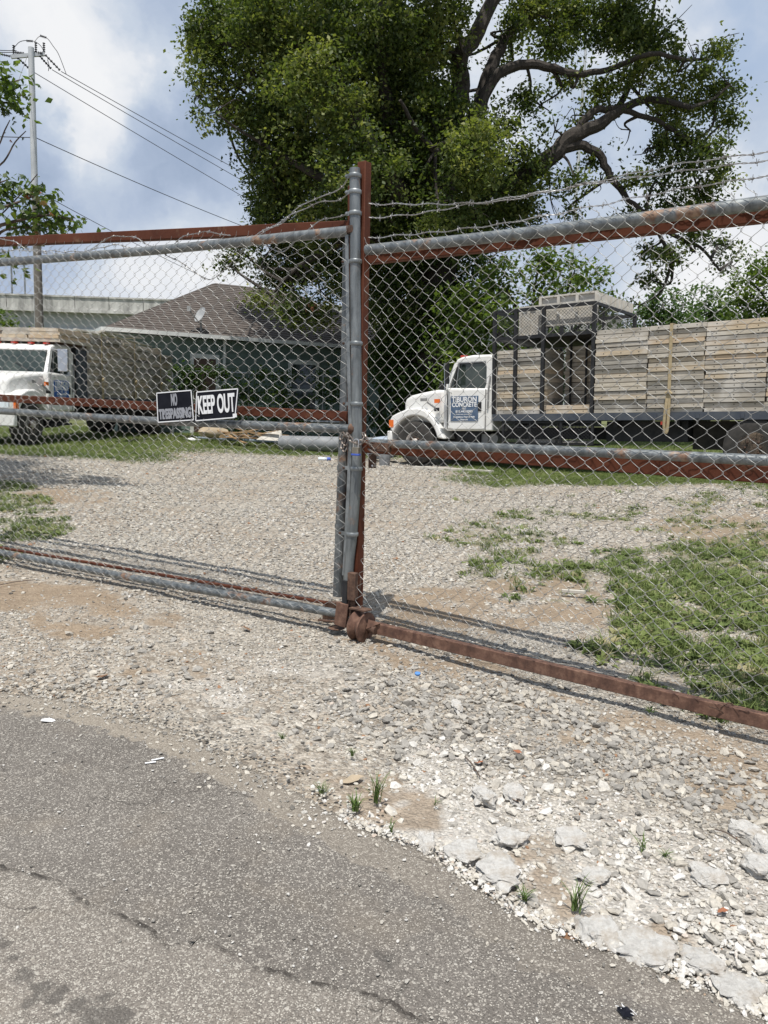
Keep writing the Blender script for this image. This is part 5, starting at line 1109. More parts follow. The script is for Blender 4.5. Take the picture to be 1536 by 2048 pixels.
# far ends of both leaves, hung on their own posts outside the picture
def far_end(o, f, P0, d, pxy, k, zt_):
    a = f(*pxy); e = a + d * k; l = np.array(o.location)
    MB().tube([(e[0] - l[0], e[1] - l[1], .05), (e[0] - l[0], e[1] - l[1], zt_)], .03, 12).build('frame_post', M['pipe'], o, True)
    h = e + d * .16; g_ = empty('gate_post', (h[0], h[1], 0), label=('thick rusty steel post carrying the hinges of the %s gate leaf' % ('left' if o is gl else 'right')), cat='post', group='hinge posts of the gate')
    MB().tube([(0, 0, -.2), (0, 0, 2.9)], .06, 14).build('shaft', M['redp'], g_, True)
    for z in (.5, 1.9): MB().box((-.03, -.03, z), (.03, .03, z + .1)).beam((0, 0, z + .05), tuple(-d * .14 + [0, 0, z + .05]), .03, .03).build('hinge', M['rust'], g_)
far_end(gl, onL, GL0, GLd, (0, 822), .86, 2.45); far_end(gr, onR, GR0, GRd, (1536, 921), .98, 2.36)
# foot hardware
ft_ = empty('x', (0, 0, 0)) if False else None
def lb(px, py, bk=0.0): return onL(px, py, bk) - lo_
sock = MB(); p = lb(704, 1155, -.01); q = lb(697, 1232, -.01); sock.beam(p, q, .075, .012, tuple(GLn)); sock.beam(p - GLn * .05, q - GLn * .05, .075, .012, tuple(GLn)); sock.build('foot_channel', M['rust'], gl, bevel=.003)
MB().beam(lb(706, 1145, -.03), lb(705, 1200, -.03), .055, .04, tuple(GLn)).build('foot_plate', M['rust'], gl, bevel=.004)
MB().beam(lb(686, 1206, -.035), lb(681, 1252, -.035), .085, .02, tuple(GLn)).build('foot_plate', M['rustbar'], gl, bevel=.003)
MB().beam(lb(692, 1160, -.02), lb(690, 1250, -.02), .035, .035, tuple(GLn)).build('drop_rod_sleeve', M['black'], gl, bevel=.003)
MB().tube([lb(637, 1240, -.02), lb(685, 1245, -.03), lb(690, 1236, -.03)], .008, 8).build('drop_rod', M['rust'], gl, True)
MB().box(tuple(onR(664, 1222, .18) - ro_ + [-.06, -.03, -.05]), tuple(onR(664, 1222, .18) - ro_ + [.07, .03, .06])).build('corner_gusset', M['rust'], gr, bevel=.004)
MB().lathe([(.05, -.004), (.055, .0), (.05, .004)], lb(673, 1260) * [1, 1, 0] + [0, 0, .02], (0, 0, 1), 10).build('foot_pad', M['rust'], gl)
wc = onR(722, 1252, -.03) - ro_; wax = unit(GRd * .8 - GRn * .35 * -1 * 0 + GRd * .2 + np.array([0, 0, -.05]))
wh = MB().lathe([(.02, -.045), (.05, -.048), (.088, -.042), (.094, -.034), (.066, -.006), (.062, 0), (.066, .006), (.094, .034), (.090, .042), (.05, .040), (.03, .05), (.02, .05)], wc, wax, 30).build('gate_wheel', M['rustbar'], gr, True)
MB().lathe([(.016, -.09), (.016, .09), (.026, .091), (.026, .115), (.001, .116)], wc, wax, 12).build('axle', M['rust'], wh, True)
fk = MB(); fk.beam(wc - wax * .07 + [0, 0, .10], wc + wax * .06 + [0, 0, .11], .07, .008); fk.beam(wc - wax * .068 + [0, 0, .10], wc - wax * .068 - [0, 0, .02], .05, .008, tuple(wax)); fk.build('wheel_fork', M['rust'], gr)
fl = MB(); ff = wc + wax * .055; fl.add([ff + [0, 0, .055], ff + wax * .085 + [0, 0, .05], ff + wax * .07 - GRn * .03 + [0, 0, .04], ff + [0, 0, .0] + GRn * .02, ff + GRn * .035 - [0, 0, .085], ff + [0, 0, -.02] - GRn * .02], [(0, 1, 2), (0, 3, 1), (0, 4, 3), (0, 2, 5), (3, 4, 5), (1, 3, 2), (2, 3, 5), (0, 5, 4)]); fl.build('wheel_guard', M['rustbar'], gr)
hg = MB(); c = onR(748, 893, -.01) - ro_; hg.beam(c - GRd * .02, c + GRd * .12, .03, .055); hg.build('latch_plate', M['rust'], gr, bevel=.006)
c = onR(745, 921, .02) - ro_; MB().box(tuple(c - [.024, .008, .045]), tuple(c + [.024, .008, .04])).build('latch_tag', M['rust'], gr, bevel=.006); MB().lathe([(.006, 0), (.001, -.0012)], c + [0, -.0085, -.03], (0, 1, 0), 8).build('tag_hole', M['paper'], gr)
MB().tube(curve3([onR(737, 898, -.02) - ro_, onR(746, 905, -.04) - ro_, onR(757, 912, -.02) - ro_], 4), .006, 6).build('tie_wire', M['chain'], gr)
# tie wires on the bottom bar at the right
c = onR(1440, 1418, -.03) - ro_; MB().tube(curve3([c + [-.05, 0, .01], c + [0, 0, -.005], c + [.04, 0, -.03], c + [.06, 0, .01], c + [.04, 0, .03], c + [.0, 0, .01]], 4), .003, 5).build('tie_wire', M['rust'], gr)

# chain-link fabric
def chain_mesh(o, P0, d, nrm, ufun_b, ufun_t, umax, Wd, Hd, seed, dents, front):
    rg = np.random.default_rng(seed); ph = rg.random(12) * 6.28; vs = []; fs = []; base = 0; n = 4
    npk = int(umax / (Wd / 2)); mb = MB(); V_all = []; F_all = []; nv = 0
    off = np.array(o.location)
    for i in range(npk):
        u0 = (i + .5) * Wd / 2; zb_, zt_ = ufun_b(u0), ufun_t(u0); hh = -Hd / 2; nk = int((zt_ - zb_) / (Hd / 2)); ks = i % 2
        U = []; Zs = []; Yv = []
        for k in range(ks, nk + 1):
            side = (k + i) % 2; xx = (i + side) * Wd / 2 + (.0035 if side else -.0035); zz = ufun_t((i + side) * Wd / 2) + k * hh; f = .004 if side else -.004
            if k == ks: U.append(xx - .01); Zs.append(zz + .022); Yv.append(0)
            U += [xx, xx]; Zs += [zz + .0035, zz - .0035]; Yv += [f, f]
            if k < nk:
                x2 = (i + (1 - side)) * Wd / 2
                U += [xx + (x2 - xx) * .30, xx + (x2 - xx) * .7]; Zs += [zz + hh * .36, zz + hh * .64]; Yv += [0.002 * (1 if side else -1), -.002 * (1 if side else -1)]
        U = np.array(U); Zs = np.array(Zs); Yv = np.array(Yv); zr = (Zs - zb_) / (zt_ - zb_)
        du = .010 * np.sin(2.1 * U + 3 * Zs + ph[0]) + .008 * np.sin(5.3 * Zs - 2.2 * U + ph[1]) + .0045 * np.sin(13 * U + 9 * Zs + ph[2]); dz_ = .010 * np.sin(2.7 * U - 1.9 * Zs + ph[3]) + .006 * np.sin(7 * U + 5.1 * Zs + ph[4]) + .004 * np.sin(17 * U - 11 * Zs + ph[5])
        dy = (.020 * np.sin(1.9 * U + 2.3 * Zs + ph[6]) + .012 * np.sin(4.3 * U - 3.7 * Zs + ph[7])) * np.sin(np.clip(zr, 0, 1) * pi) + .004 * np.sin(11 * U + 7 * Zs + ph[8])
        for (cu_, cz, rr_, au, az, ay) in dents:
            w = np.exp(-((U - cu_) ** 2 + (Zs - cz) ** 2) / rr_ ** 2); du = du + au * w; dz_ = dz_ + az * w; dy = dy + ay * w
        P = P0 + d * (U + du)[:, None] + np.array([0, 0, 1.]) * (Zs + dz_)[:, None] + nrm * (front + Yv + dy)[:, None] - off
        m = len(P); T = np.gradient(P, axis=0); T /= np.linalg.norm(T, axis=1)[:, None]; A = np.cross(T, nrm); A /= np.linalg.norm(A, axis=1)[:, None]; B = np.cross(T, A); an = np.arange(n) * 2 * pi / n
        r = .0013; VV = (P[:, None] + r * (np.cos(an)[None, :, None] * A[:, None] + np.sin(an)[None, :, None] * B[:, None])).reshape(-1, 3)
        I = np.arange(m - 1)[:, None] * n; J = np.arange(n)[None]; FF = np.stack([I + J, I + (J + 1) % n, I + n + (J + 1) % n, I + n + J], -1).reshape(-1, 4) + nv
        V_all.append(VV); F_all.append(FF); nv += len(VV)
    me = fastmesh('chain_link_mesh', np.concatenate(V_all), np.concatenate(F_all), M['wire'], None, True); ob = link('chain_link_mesh', me, o); ob['kind'] = 'stuff'; return ob
WD, HD_ = .084, .092
def U_of(P, P0, d): return float((P - P0) @ d)
# left fabric: from the tension bar leftwards
uL = [U_of(onL(x, 800), GL0, GLd) for x in (0, 700)]
def lin(pts):
    a = np.array([p[0] for p in pts]); b = np.array([p[1] for p in pts]); o = np.argsort(a); a, b = a[o], b[o]; return lambda u: float(np.interp(u, a, b))
def zl(px, py, f): P = f(px, py); return P
def mk(f, P0, d, pts): return lin([(U_of(f(x, y), P0, d), f(x, y)[2]) for x, y in pts])
ltop = mk(onL, GL0, GLd, [(698, 462), (600, 470), (430, 478), (300, 483), (180, 487), (100, 487), (0, 492)]); lbot = mk(onL, GL0, GLd, [(690, 1232), (500, 1205), (300, 1172), (180, 1160), (110, 1142), (60, 1132), (0, 1120)])
us = U_of(onL(697, 800), GL0, GLd)
chain_mesh(gl, GL0 + GLd * us, GLd, GLn, lambda u: lbot(u + us), lambda u: ltop(u + us), 4.4, .094, .086, 3, [(U_of(onL(580, 540), GL0, GLd) - us, onL(580, 540)[2], .14, .05, .03, .03), (U_of(onL(520, 1000), GL0, GLd) - us, onL(520, 1000)[2], .1, .03, -.02, .02), (U_of(onL(150, 890), GL0, GLd) - us, onL(150, 890)[2], .15, -.05, .02, .04), (U_of(onL(60, 830), GL0, GLd) - us, onL(60, 830)[2], .12, .04, .03, .03)], .042)
rtop = mk(onR, GR0, GRd, [(738, 484), (900, 464), (1100, 432), (1300, 405), (1536, 375)]); rbot = mk(onR, GR0, GRd, [(738, 1230), (850, 1250), (1000, 1280), (1150, 1315), (1300, 1352), (1440, 1400), (1536, 1408)])
usr = U_of(onR(735, 800), GR0, GRd)
chain_mesh(gr, GR0 + GRd * usr, GRd, GRn, lambda u: rbot(u + usr), lambda u: rtop(u + usr), 2.9, .086, .084, 5, [(U_of(onR(950, 1100), GR0, GRd) - usr, onR(950, 1100)[2], .1, .04, -.02, .02), (U_of(onR(1500, 1250), GR0, GRd) - usr, onR(1500, 1250)[2], .12, -.04, .03, .02)], .042)

# barbed wire
def barbed(o, pts, seed, name='barbed_wire', step=.11, label=None):
    rg = np.random.default_rng(seed); off = np.array(o.location) if o is not None else np.zeros(3); C = curve3(pts, 14); L = np.concatenate([[0], np.cumsum(np.linalg.norm(np.diff(C, axis=0), axis=1))]); s = np.arange(0, L[-1], .011)
    P = np.stack([np.interp(s, L, C[:, k]) for k in range(3)], -1) - off; P = P + .004 * np.stack([np.sin(s * 23 + 1), np.sin(s * 17), np.sin(s * 29 + 2)], -1)
    T = np.gradient(P, axis=0); T /= np.linalg.norm(T, axis=1)[:, None]; A = np.cross(T, [0, .3, 1]); A /= np.linalg.norm(A, axis=1)[:, None]; B = np.cross(T, A); mb = MB()
    for ph in (0, pi): a = s * 2 * pi / .07 + ph; mb.tube(P + .0025 * (np.cos(a)[:, None] * A + np.sin(a)[:, None] * B), .0018, 4)
    j = int(rg.integers(3, 8))
    while j < len(P) - 1:
        for q in range(2):
            a = rg.uniform(0, 6.28); dr = A[j] * cos(a) + B[j] * sin(a); mb.tube([P[j] - dr * .017 + T[j] * .004 * q, P[j] + dr * .017 + T[j] * .004 * q], .0016, 3)
        th = np.linspace(0, 4 * pi, 10); mb.tube(P[j] + .0055 * (np.cos(th)[:, None] * A[j] + np.sin(th)[:, None] * B[j]) + T[j] * (np.linspace(-.006, .006, 10))[:, None], .0017, 4)
        j += int(step / .011 * rg.uniform(.85, 1.15))
    return mb.build(name, M['barb'], o, True)
barbed(gr, [onR(737, 408), onR(860, 408), onR(1000, 402), onR(1170, 368), onR(1350, 330), onR(1536, 303), onR(1750, 270)], 1)
barbed(gr, [onR(737, 436), onR(830, 428), onR(930, 410), onR(1050, 390), onR(1250, 358), onR(1536, 320), onR(1750, 290)], 2)
barbed(gr, [onR(736, 476), onR(850, 466), onR(1000, 448), onR(1200, 410), onR(1350, 380), onR(1536, 351), onR(1750, 318)], 3)
barbed(gl, [onL(698, 353), onL(680, 375), onL(650, 392), onL(608, 407), onL(570, 440), onL(530, 464), onL(490, 490), onL(455, 535), onL(422, 557), onL(400, 552), onL(370, 530), onL(330, 508), onL(280, 480), onL(250, 472), onL(210, 478), onL(180, 500), onL(120, 503), onL(60, 498), onL(25, 482), onL(0, 478), onL(-120, 470)], 4)
barbed(gl, [onL(698, 387), onL(675, 399), onL(645, 404), onL(610, 416), onL(575, 435), onL(545, 452), onL(500, 480), onL(480, 510)], 5)
barbed(gl, [onL(698, 429), onL(670, 433), onL(640, 443), onL(610, 463), onL(585, 490), onL(560, 503), onL(530, 492), onL(515, 480)], 6)
barbed(gl, [onL(460, 472), onL(430, 465), onL(400, 465), onL(370, 472), onL(330, 498), onL(280, 500), onL(240, 490), onL(200, 495), onL(150, 512), onL(90, 505), onL(30, 500), onL(-60, 510)], 7)

# signs on the left gate
def sign(corners, label, lines, mat, lm, front=.075):
    P = [onL(x, y, -front) for x, y in corners]      # tl, tr, br, bl
    c = sum(P) / 4; X_ = unit((P[1] - P[0]) + (P[2] - P[3])); n = GLn; Yv = unit(np.cross(n, X_)) ; Yv = Yv if Yv[2] > 0 else -Yv
    Zv = np.cross(X_, Yv)
    t = empty('warning_sign', mat=Matrix(((X_[0], Yv[0], Zv[0], c[0]), (X_[1], Yv[1], Zv[1], c[1]), (X_[2], Yv[2], Zv[2], c[2]), (0, 0, 0, 1))), label=label, cat='sign', group='black warning signs on the gate')
    Lp = np.array([[(p - c) @ X_, (p - c) @ Yv] for p in P]); mb = MB(); V = [(x, y, 0) for x, y in Lp] + [(x, y, -.003) for x, y in Lp]
    mb.add(V, [(3, 2, 1, 0), (4, 5, 6, 7), (0, 1, 5, 4), (1, 2, 6, 5), (2, 3, 7, 6), (3, 0, 4, 7)]); mb.build('sheet', mat, t)
    bd = MB(); k = .955; q = Lp * k
    for i in range(4): a, b = q[i], q[(i + 1) % 4]; bd.beam((*a, .0015), (*b, .0015), .007, .002, (0, 0, 1))
    bd.build('printed_border', lm[0], t)
    w = np.linalg.norm(Lp[1] - Lp[0]); h = np.linalg.norm(Lp[3] - Lp[0])
    for (s, sz, yy, wid, mi) in lines:
        me = text_mesh('lettering', s, sz * h, lm[mi], .001, .006 * h / .25); xs_ = [v.co.x for v in me.vertices]; cw = max(xs_) - min(xs_); me.transform(Matrix.Diagonal((wid * w / cw, 1, 1, 1)))
        o = link('lettering', me, t); o.location = (0, yy * h, .0022)
    return t, w, h
s1, w1, h1 = sign([(392, 783), (478, 776), (472, 836), (390, 843)], 'black sign with white KEEP OUT lettering on the gate middle rail', [('KEEP OUT', .82, .0, .86, 0)], M['signblack'], [M['white_print'], M['grey_print']])
MB().box((w1 * .37, -h1 * .45, .0008), (w1 * .46, -h1 * .33, .0016)).build('printed_box', M['white_print'], s1)
s2, w2, h2 = sign([(312, 785), (384, 779), (389, 841), (315, 846)], 'faded black sign reading NO TRESPASSING left of the keep out sign', [('NO', .50, .20, .17, 1), ('TRESPASSING', .42, -.24, .90, 1)], M['signblack'], [M['white_print'], M['grey_print']])

# chain and padlock
def link_ring(mb, c, a, b, L=.024, Wd_=.012, r=.0045):
    a = unit(a); b = unit(np.asarray(b) - a * (np.asarray(b) @ a)); pts = [c + a * L * cos(t) * (1 if abs(cos(t)) > .4 else 1) + b * Wd_ * sin(t) for t in np.linspace(0, 2 * pi, 15)]
    mb.tube(pts, r, 6, cap=False); return mb
cp = curve3([onL(690, 872, -.03), onL(695, 869, -.06), onL(700, 876, -.08), onL(707, 884, -.09), onL(714, 886, -.09), onL(724, 883, -.08), onL(730, 876, -.05), onL(727, 868, -.03), onL(733, 880, -.05), onL(740, 888, -.04), onL(752, 891, -.03)], 5)
Lc = np.concatenate([[0], np.cumsum(np.linalg.norm(np.diff(cp, axis=0), axis=1))]); ch = empty('gate_chain', cp[0].tolist(), label='rusty steel chain wrapped round the two gate posts', cat='chain')
s = .0; k = 0
while s < Lc[-1]:
    c = np.array([np.interp(s, Lc, cp[:, j]) for j in range(3)]); t_ = np.array([np.interp(s + .01, Lc, cp[:, j]) for j in range(3)]) - c
    if np.linalg.norm(t_) < 1e-6: break
    link_ring(MB_ := MB(), c - cp[0], t_, (0, 0, 1) if k % 2 else GLn); MB_.build('chain_link', M['chain'], ch, True); s += .034; k += 1
for (px, py) in ((688, 880), (686, 890), (690, 896), (684, 872), (692, 884)):
    link_ring(MB_ := MB(), onL(px, py, .0 - .03) - cp[0], (.3, .2, 1), GLd); MB_.build('chain_link', M['chain'], ch, True)
pk = onL(712, 901, -.095); lk = empty('padlock', pk.tolist(), label='laminated steel padlock with blue base hanging from the gate chain', cat='padlock')
rx = unit(np.cross([0, 0, 1], GLn)) ; rx = rx if rx[0] > 0 else -rx
def lbx(a, b, h0, h1, th, n_, m_, bev=.003): 
    c0 = rx * (a + b) / 2; MB().beam(c0 + [0, 0, h0], c0 + [0, 0, h1], b - a, th, tuple(GLn)).build(n_, m_, lk, bevel=bev)
for i in range(6): lbx(-.0225, .0225, -.018 + i * .0062, -.0123 + i * .0062, .024, 'lock_plate', M['lock'], .001)
lbx(-.026, .026, -.030, -.0185, .028, 'lock_base', M['lockblue'])
MB().tube([(rx * cos(t) * .016 + np.array([0, 0, .052 + .014 * sin(t)])) if 0 < t < pi else (rx * (.016 if t <= 0 else -.016) + np.array([0, 0, .018])) for t in [0, *np.linspace(.01, pi - .01, 10), pi]], .0042, 8).build('shackle', M['chrome'], lk, True)

# ------------------------------------------------------------------ loose things in the yard
def ground_obj(px, py): p = GG(px, py); p[2] = gh(p[0], p[1]); return p
p, q = ground_obj(565, 880), ground_obj(785, 888); p[1] = 23.3; q[1] = 22.8
p = AT(563, 868, 22.5); q = AT(792, 873, 21.2)
cv = MB(); ax_ = unit(q - p); L_ = np.linalg.norm(q - p); prof = [(.20, 0)] + [(.215, .0)]; 
for i in range(int(L_ / .1)): prof += [(.222, i * .1 + .03), (.215, i * .1 + .08)]
prof += [(.215, L_), (.19, L_)]
o = cv.lathe(prof + [(.19, .0)], (0, 0, 0), ax_, 20).build('culvert_pipe', M['culvert'], None, True); o.location = (p[0], p[1], .20); tag(o, 'big grey corrugated pipe lying on the grass behind the gate posts', 'pipe')
for i, (a, b, y_, lb_, m_) in enumerate((((392, 878), (690, 893), 0, 'blue grey pipe nearest to the gravel', 'bluepipe'), ((420, 876), (692, 889), .12, 'blue grey pipe in the middle of the bundle', 'bluepipe'), ((440, 873), (690, 885), .25, 'blue grey pipe nearest to the house', 'bluepipe'))):
    a = ground_obj(*a); b = ground_obj(*b); a[2] += .05; b[2] += .05; o = MB().tube([(0, 0, 0), tuple(b - a)], .04, 8).build('long_pipe', M[m_], None, True); o.location = a.tolist(); tag(o, lb_, 'pipe', 'long pipes lying on the grass')
o = MB().beam((0, 0, 0), AT(690, 851, 23.2) - AT(625, 849, 23.4), .5, .05, (0, .5, 1)).build('metal_sheet', M['culvert']); o.location = AT(625, 849, 23.4).tolist(); tag(o, 'pale metal sheet lying on top of the grey pipe', 'metal sheet')
for i in range(12):
    c = AT(455 + TR.uniform(0, 90), 876 - TR.uniform(0, 14), 23 + TR.uniform(-.3, .3)); d = np.array([TR.uniform(.3, .7), TR.normal() * .15, TR.normal() * .08])
    o = MB().beam(-d, d, .09, .03).build('scrap_board', M['scrapwood']); o.location = c.tolist(); tag(o, 'weathered scrap board lying in the wood pile left of the grey pipe', 'board', 'scrap boards in the wood pile')
c = AT(425, 864, 24); o = MB().ico((0, 0, 0), .5, 5, 0, .15, (1.0, .5, .38), 2).build('tarp_heap', M['tarp'], None, True); o.location = (c[0], c[1], c[2]); tag(o, 'tan covered heap low on the ground behind the keep out sign', 'heap')
c = AT(540, 872, 22.6); o = MB().add([(-.4, 0, -.12), (.35, 0, -.14), (.3, .2, .18), (-.1, .2, .12)], [(0, 1, 2, 3)]).add([(-.4, 0.01, -.12), (.35, 0.01, -.14), (.3, .21, .18), (-.1, .21, .12)], [(3, 2, 1, 0)]).build('metal_sheet', M['ribbed']); o.location = c.tolist(); tag(o, 'pale bent sheet leaning on the end of the grey pipe', 'metal sheet')
c = ground_obj(382, 880); o = MB().ico((0, 0, .03), .2, 9, 0, .5, (1.1, .6, .28), 2).build('white_cloth', M['paper'], None, True); o.location = c.tolist(); tag(o, 'crumpled white cloth on the grass below the keep out sign', 'cloth')
# bottle
c = ground_obj(648, 920); bt = empty('plastic_bottle', (c[0], c[1], c[2] + .045), label='clear plastic bottle with blue end lying on the gravel', cat='bottle'); bx = unit([.95, .2, 0])
MB().lathe([(.001, -.15), (.042, -.145), (.046, -.1), (.040, -.05), (.046, 0), (.044, .06), (.03, .1)], (0, 0, 0), bx, 14).build('bottle_body', M['clear'], bt, True)
MB().lathe([(.045, .07), (.046, .15), (.02, .17), (.001, .172)], (0, 0, 0), bx, 14).build('blue_end', M['lockblue'], bt, True)
# bucket
c = ground_obj(769, 930); bk = empty('bucket', c.tolist(), label='grey dusty bucket standing beside the front wheel of the right truck', cat='bucket')
MB().lathe([(.12, 0), (.15, .30), (.155, .30), (.155, .33), (.14, .33), (.12, .03), (.001, .03)], (0, 0, 0), (0, 0, 1), 20).build('pail', M['culvert'], bk, True)
MB().tube([(-.155, 0, .3), (-.1, -.12, .24), (0, -.16, .2), (.1, -.12, .24), (.155, 0, .3)], .004, 5).build('handle', M['galv'], bk)
# tank beside the truck nose
c = AT(762, 868, 19.4); o = MB().lathe([(.001, -.35), (.2, -.32), (.28, -.1), (.28, .25), (.2, .42), (.001, .45)], (0, 0, 0), (1, -.2, .15), 20).build('small_tank', simple('pale_blue_tank', (.38, .44, .52), (.30, .35, .42), 4, .45), None, True); o.location = (c[0], c[1], .33); tag(o, 'pale blue rounded tank in front of the right truck bumper', 'tank')
a, b = ground_obj(828, 936), ground_obj(985, 944); o = MB().beam((0, 0, .02), tuple(b - a + [0, 0, .02]), .14, .05).build('plank', M['ribbed']); o.location = a.tolist(); tag(o, 'long pale plank lying on the grass edge beside the front wheel', 'plank')
c = GG(1147, 1189); o = MB().beam((-.09, .01, .025), (.09, -.01, .025), .035, .02).build('wood_piece', M['ribbed']); o.location = c.tolist(); tag(o, 'short pale wood piece on the gravel behind the right gate', 'wood piece')
# litter
c = G(835, 1351); o = MB().lathe([(.001, .002), (.010, .002), (.014, .0), (.016, .006), (.015, .010), (.010, .011), (.001, .011)], (0, 0, .005), (0, -.2, 1), 16).build('bottle_cap', simple('blue_cap', (.10, .25, .55), None, rough=.4), None, True); o.location = c.tolist(); tag(o, 'small blue bottle cap on the gravel in front of the gate', 'bottle cap')
def leaf_bit(px, py, s, label, mat='deadleaf', z=.014, name='dead_leaf', cat='leaf', grp=None, el=1.6):
    c = G(px, py); n = 10; mb = MB(); rg = np.random.default_rng(int(px)); V = [(0, 0, s * .15)] + [(s * el * cos(a) * rg.uniform(.6, 1.1), s * sin(a) * rg.uniform(.6, 1.1), s * rg.uniform(0, .5)) for a in np.linspace(0, 2 * pi, n, endpoint=False)]
    mb.add(V, [(0, i + 1, (i + 1) % n + 1) for i in range(n)]); o = mb.build(name, M[mat]); o.location = (c[0], c[1], z + gh(c[0], c[1]) * (1 if asph_side(c[0], c[1]) < 0 else 0)); o.rotation_euler = (rg.normal() * .2, rg.normal() * .2, rg.uniform(0, 6)); tag(o, label, cat, grp); return o
leaf_bit(493, 1257, .028, 'curled brown dead leaf on the gravel in front of the left gate')
leaf_bit(205, 1353, .022, 'dark brown dead leaf at the left on the pale gravel')
leaf_bit(1138, 1875, .016, 'brown dead leaf at the foot of the lowest grass tuft')
leaf_bit(958, 1520, .012, 'reddish brown leaf on the pale crushed rock', 'brick')
leaf_bit(1035, 1500, .013, 'rusty brown leaf on the grey gravel right of the reddish one', 'brick')
leaf_bit(1030, 1600, .02, 'tan dead leaf behind the large flat white rock')
leaf_bit(1240, 1885, .010, 'dark brown leaf beside the asphalt edge at the lower right')
leaf_bit(1445, 1830, .012, 'bright orange leaf on the white rock at the lower right', simple and 'brick')
leaf_bit(705, 1557, .032, 'flat tan piece of cardboard beside the grass tufts', 'tarp', .012, 'cardboard_scrap', 'cardboard', None, 1.5)
wr = leaf_bit(1250, 2034, .016, 'black crumpled wrapper with white marks at the bottom of the photo', 'signblack', .012, 'wrapper', 'wrapper', None, 1.5)
mb = MB()
for k in range(7): a = (TR.uniform(-.018, .018), TR.uniform(-.01, .01), .0092); b = (a[0] + TR.normal() * .007, a[1] + TR.normal() * .005, .0092); mb.beam(a, b, .0012, .0006)
mb.build('printed_mark', M['white_print'], wr)
for (a, b, l_) in (((290, 1531), (312, 1528), 'short white paper strip on the asphalt, left one'), ((303, 1525), (328, 1520), 'short white paper strip on the asphalt, right one')):
    a, b = G(*a), G(*b); o = MB().beam((0, 0, 0), tuple(b - a), .008, .002).build('paper_strip', M['paper']); o.location = (a[0], a[1], .0095); tag(o, l_, 'paper strip', 'white paper strips on the asphalt')
o = leaf_bit(95, 1445, .02, 'smear of white crumbs on the asphalt at the left', 'paper', .006, 'white_crumbs', 'crumbs')
# twigs
for (a, b, l_) in (((930, 1510), (960, 1550), 'thin brown twig on the pale crushed rock'), ((1430, 1665), (1480, 1690), 'thin straw twig beside the rocks at the right edge'), ((0, 1170), (70, 1160), 'dark twig on the dirt at the far left')):
    a, b = G(*a), G(*b); m_ = (b - a) / 2 + [0, .01, .004]; o = MB().tube(curve3([(0, 0, 0), tuple(m_), tuple(b - a)], 4), .003, 5).build('fallen_twig', M['twig']); o.location = (a[0], a[1], gh(a[0], a[1]) + .02); tag(o, l_, 'twig')
# big rocks
def rock_mat():
    m, t, b = newmat('limestone_rock'); c = tramp(t, tn(t, 22, 8, .7), [(.3, (.40, .38, .35)), (.5, (.60, .585, .55)), (.7, (.70, .69, .66))]); c = mrgb(t, tramp(t, tn(t, 16, 6, .7), [(.46, 0), (.66, .75)]), c, (.36, .30, .23))
    t.links.new(c, b.inputs['Base Color']); b.inputs['Roughness'].default_value = .95; tbump(t, b, tn(t, 60, 8, .75), 1.0, .012); return m
M['rock'] = rock_mat()
def rock(px0, py0, px1, py1, h, seed, label, sq=.8):
    a, b = G((px0 + px1) / 2, py1), G((px0 + px1) / 2, py0 + (py1 - py0) * .35); wx = abs(G(px1, py1)[0] - G(px0, py1)[0]) / 2; wy = max(.02, abs(b[1] - a[1]) / 2 + .01); c = (a + b) / 2
    rg = np.random.default_rng(seed); V, Fc = ICO[4]; V = V.copy(); n = rg.normal(size=(12, 3)); n[0] = (0.05, -.1, 1); n /= np.linalg.norm(n, axis=1)[:, None]; hh = .62 + .28 * rg.random(12); hh[0] = .55
    for p_, q_ in zip(n, hh): d_ = V @ p_; V = V - np.clip(d_ - q_, 0, None)[:, None] * p_
    nn = (vn3(V * 2.2 + seed) - .5) * .55 + (vn3(V * 5 + seed) - .5) * .28 + (vn3(V * 12 + seed) - .5) * .16 + (vn3(V * 26 + seed) - .5) * .08; V = V * (1 + nn[:, None]); V *= np.array([wx * 1.2, wy * 1.25, h]); mb = MB(); mb.add(V, Fc)
    o = mb.build('rock', M['rock'], None, False); o.location = (c[0], c[1], h * .08); tag(o, label, 'rock', 'white limestone rocks beside the asphalt')
    if sq == 1: o.rotation_euler = (0, 0, rg.uniform(-.4, .4))
for a in ((945, 1690, 1045, 1768, .035, 1, 'large flat white slab of rock at the asphalt edge'), (892, 1672, 965, 1722, .035, 2, 'rough white rock just left of the large flat slab'), (836, 1664, 868, 1704, .035, 3, 'small upright cream rock at the asphalt corner'),
          (990, 1652, 1050, 1690, .03, 4, 'white rock behind the large flat slab'), (1110, 1645, 1170, 1690, .022, 5, 'low pale rock half buried right of the flat slab'), (1460, 1635, 1515, 1678, .035, 6, 'grey white rock highest of those at the right edge'),
          (1505, 1665, 1560, 1715, .04, 7, 'cream rock cut by the right edge below the grey one'), (1495, 1705, 1560, 1755, .035, 8, 'yellowish white rock lowest at the right edge'), (1165, 1818, 1225, 1890, .035, 9, 'white rock beside the lowest grass tuft'), (950, 1570, 990, 1606, .035, 10, 'small bright rock in the middle of the crushed band'),
          (1235, 1850, 1345, 1925, .03, 11, 'broad lumpy white rock at the asphalt edge lower right'), (1370, 1890, 1450, 1950, .03, 12, 'broad white rock half buried at the lower right'), (1440, 1930, 1530, 2010, .03, 13, 'white rock nearest the lower right corner'), (1380, 1720, 1440, 1765, .025, 14, 'pale flat rock in the white band at the right'), (1010, 1560, 1050, 1600, .03, 15, 'cream rock beside a tan dead leaf'), (905, 1395, 925, 1420, .02, 16, 'small grey rock in the gravel below the rusty bar'), (1160, 1730, 1215, 1765, .018, 17, 'low flat rock right of the middle of the white band')): rock(*a)
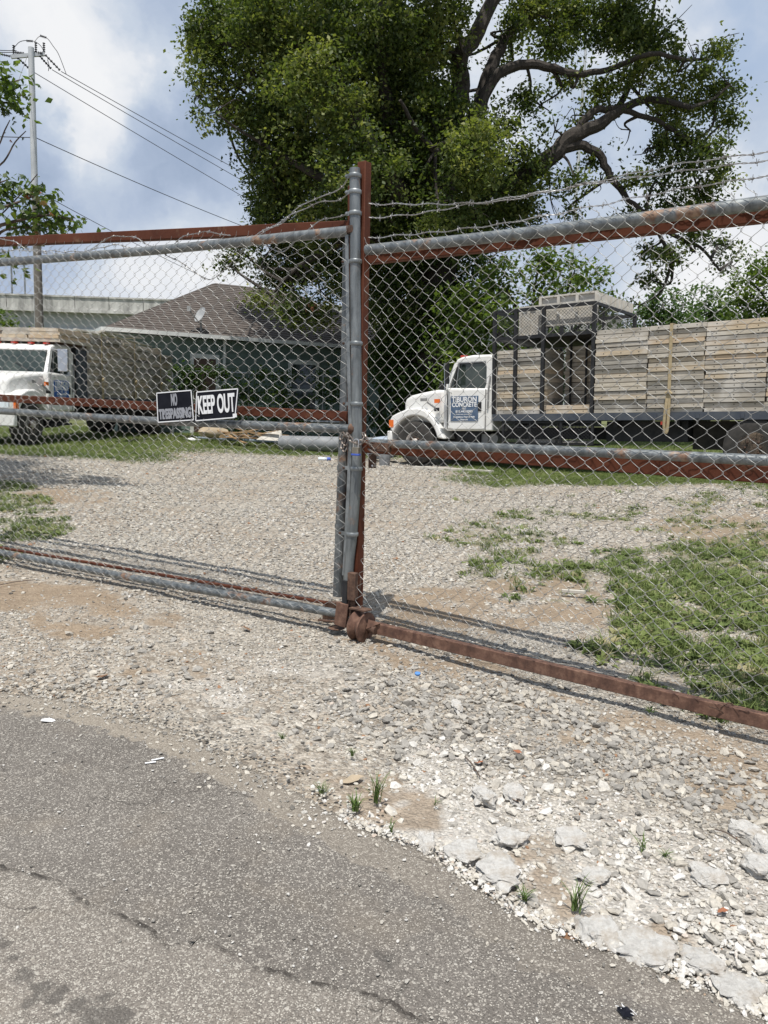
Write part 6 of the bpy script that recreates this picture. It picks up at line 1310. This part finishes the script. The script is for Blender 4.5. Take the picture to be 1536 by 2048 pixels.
# single grass tufts in the foreground
def tuft(px, py, n, h, spread, seed, label, w=.004):
    c = G(px, py); rg = np.random.default_rng(seed); mb = MB(); t = empty('grass_tuft', (c[0], c[1], 0), label=label, cat='grass tuft', group='grass tufts beside the asphalt')
    for i in range(n):
        a = rg.uniform(0, 6.28); d = np.array([cos(a), sin(a), 0]); sd = np.array([-sin(a), cos(a), 0]); L_ = spread * rg.uniform(.3, 1.2); hh = h * rg.uniform(.5, 1.1); o = rg.normal(0, spread * .12, 3) * [1, 1, 0]
        pts = [o + d * L_ * u ** 1.6 + np.array([0, 0, hh * (1 - (1 - u) ** 1.7)]) for u in (0, .35, .7, 1)]; ws = [w, w * .9, w * .6, 0.0003]
        V = [p_ + sd * q_ * k_ for p_, q_ in zip(pts, ws) for k_ in (-.5, .5)]; mb.add(V, [(2 * j, 2 * j + 1, 2 * j + 3, 2 * j + 2) for j in range(3)])
    mb.build('blades', M['grass'], t, kind='stuff')
tuft(752, 1605, 26, .11, .06, 1, 'tallest thin grass tuft near the middle of the asphalt edge')
tuft(712, 1622, 30, .055, .045, 2, 'bright green short tuft touching the asphalt edge', .005)
tuft(645, 1590, 40, .045, .05, 3, 'dull fine tuft left of the bright green one', .0025)
tuft(704, 1512, 26, .03, .03, 4, 'tiny tuft in the gravel above the asphalt edge', .0025)
tuft(565, 1478, 18, .025, .025, 5, 'tiny pale sprout in the gravel left of centre', .003)
tuft(1148, 1820, 26, .10, .055, 6, 'tall grass tuft growing between the white rocks at the lower right')
tuft(1050, 1800, 30, .035, .035, 7, 'low mossy tuft on the asphalt edge below the flat slab', .003)
tuft(1282, 1700, 10, .06, .05, 8, 'sparse thin tuft in the white crushed rock')
tuft(1330, 1712, 20, .02, .04, 9, 'flat brownish tuft right of the sparse one', .003)
tuft(783, 1665, 8, .05, .03, 10, 'sprout of two or three blades on the dirt by the asphalt')
tuft(1300, 1424, 20, .03, .05, 11, 'small flat weed in front of the rusty bar', .004)
tuft(1440, 1445, 20, .04, .04, 12, 'small weed under the rusty bar near the tie wire', .005)
tuft(870, 1610, 8, .02, .03, 13, 'tiny sprig right of the tall grass tuft', .003)
print('STONES', NS, 'crown leaves', n1, n2, 'maple', cnt)
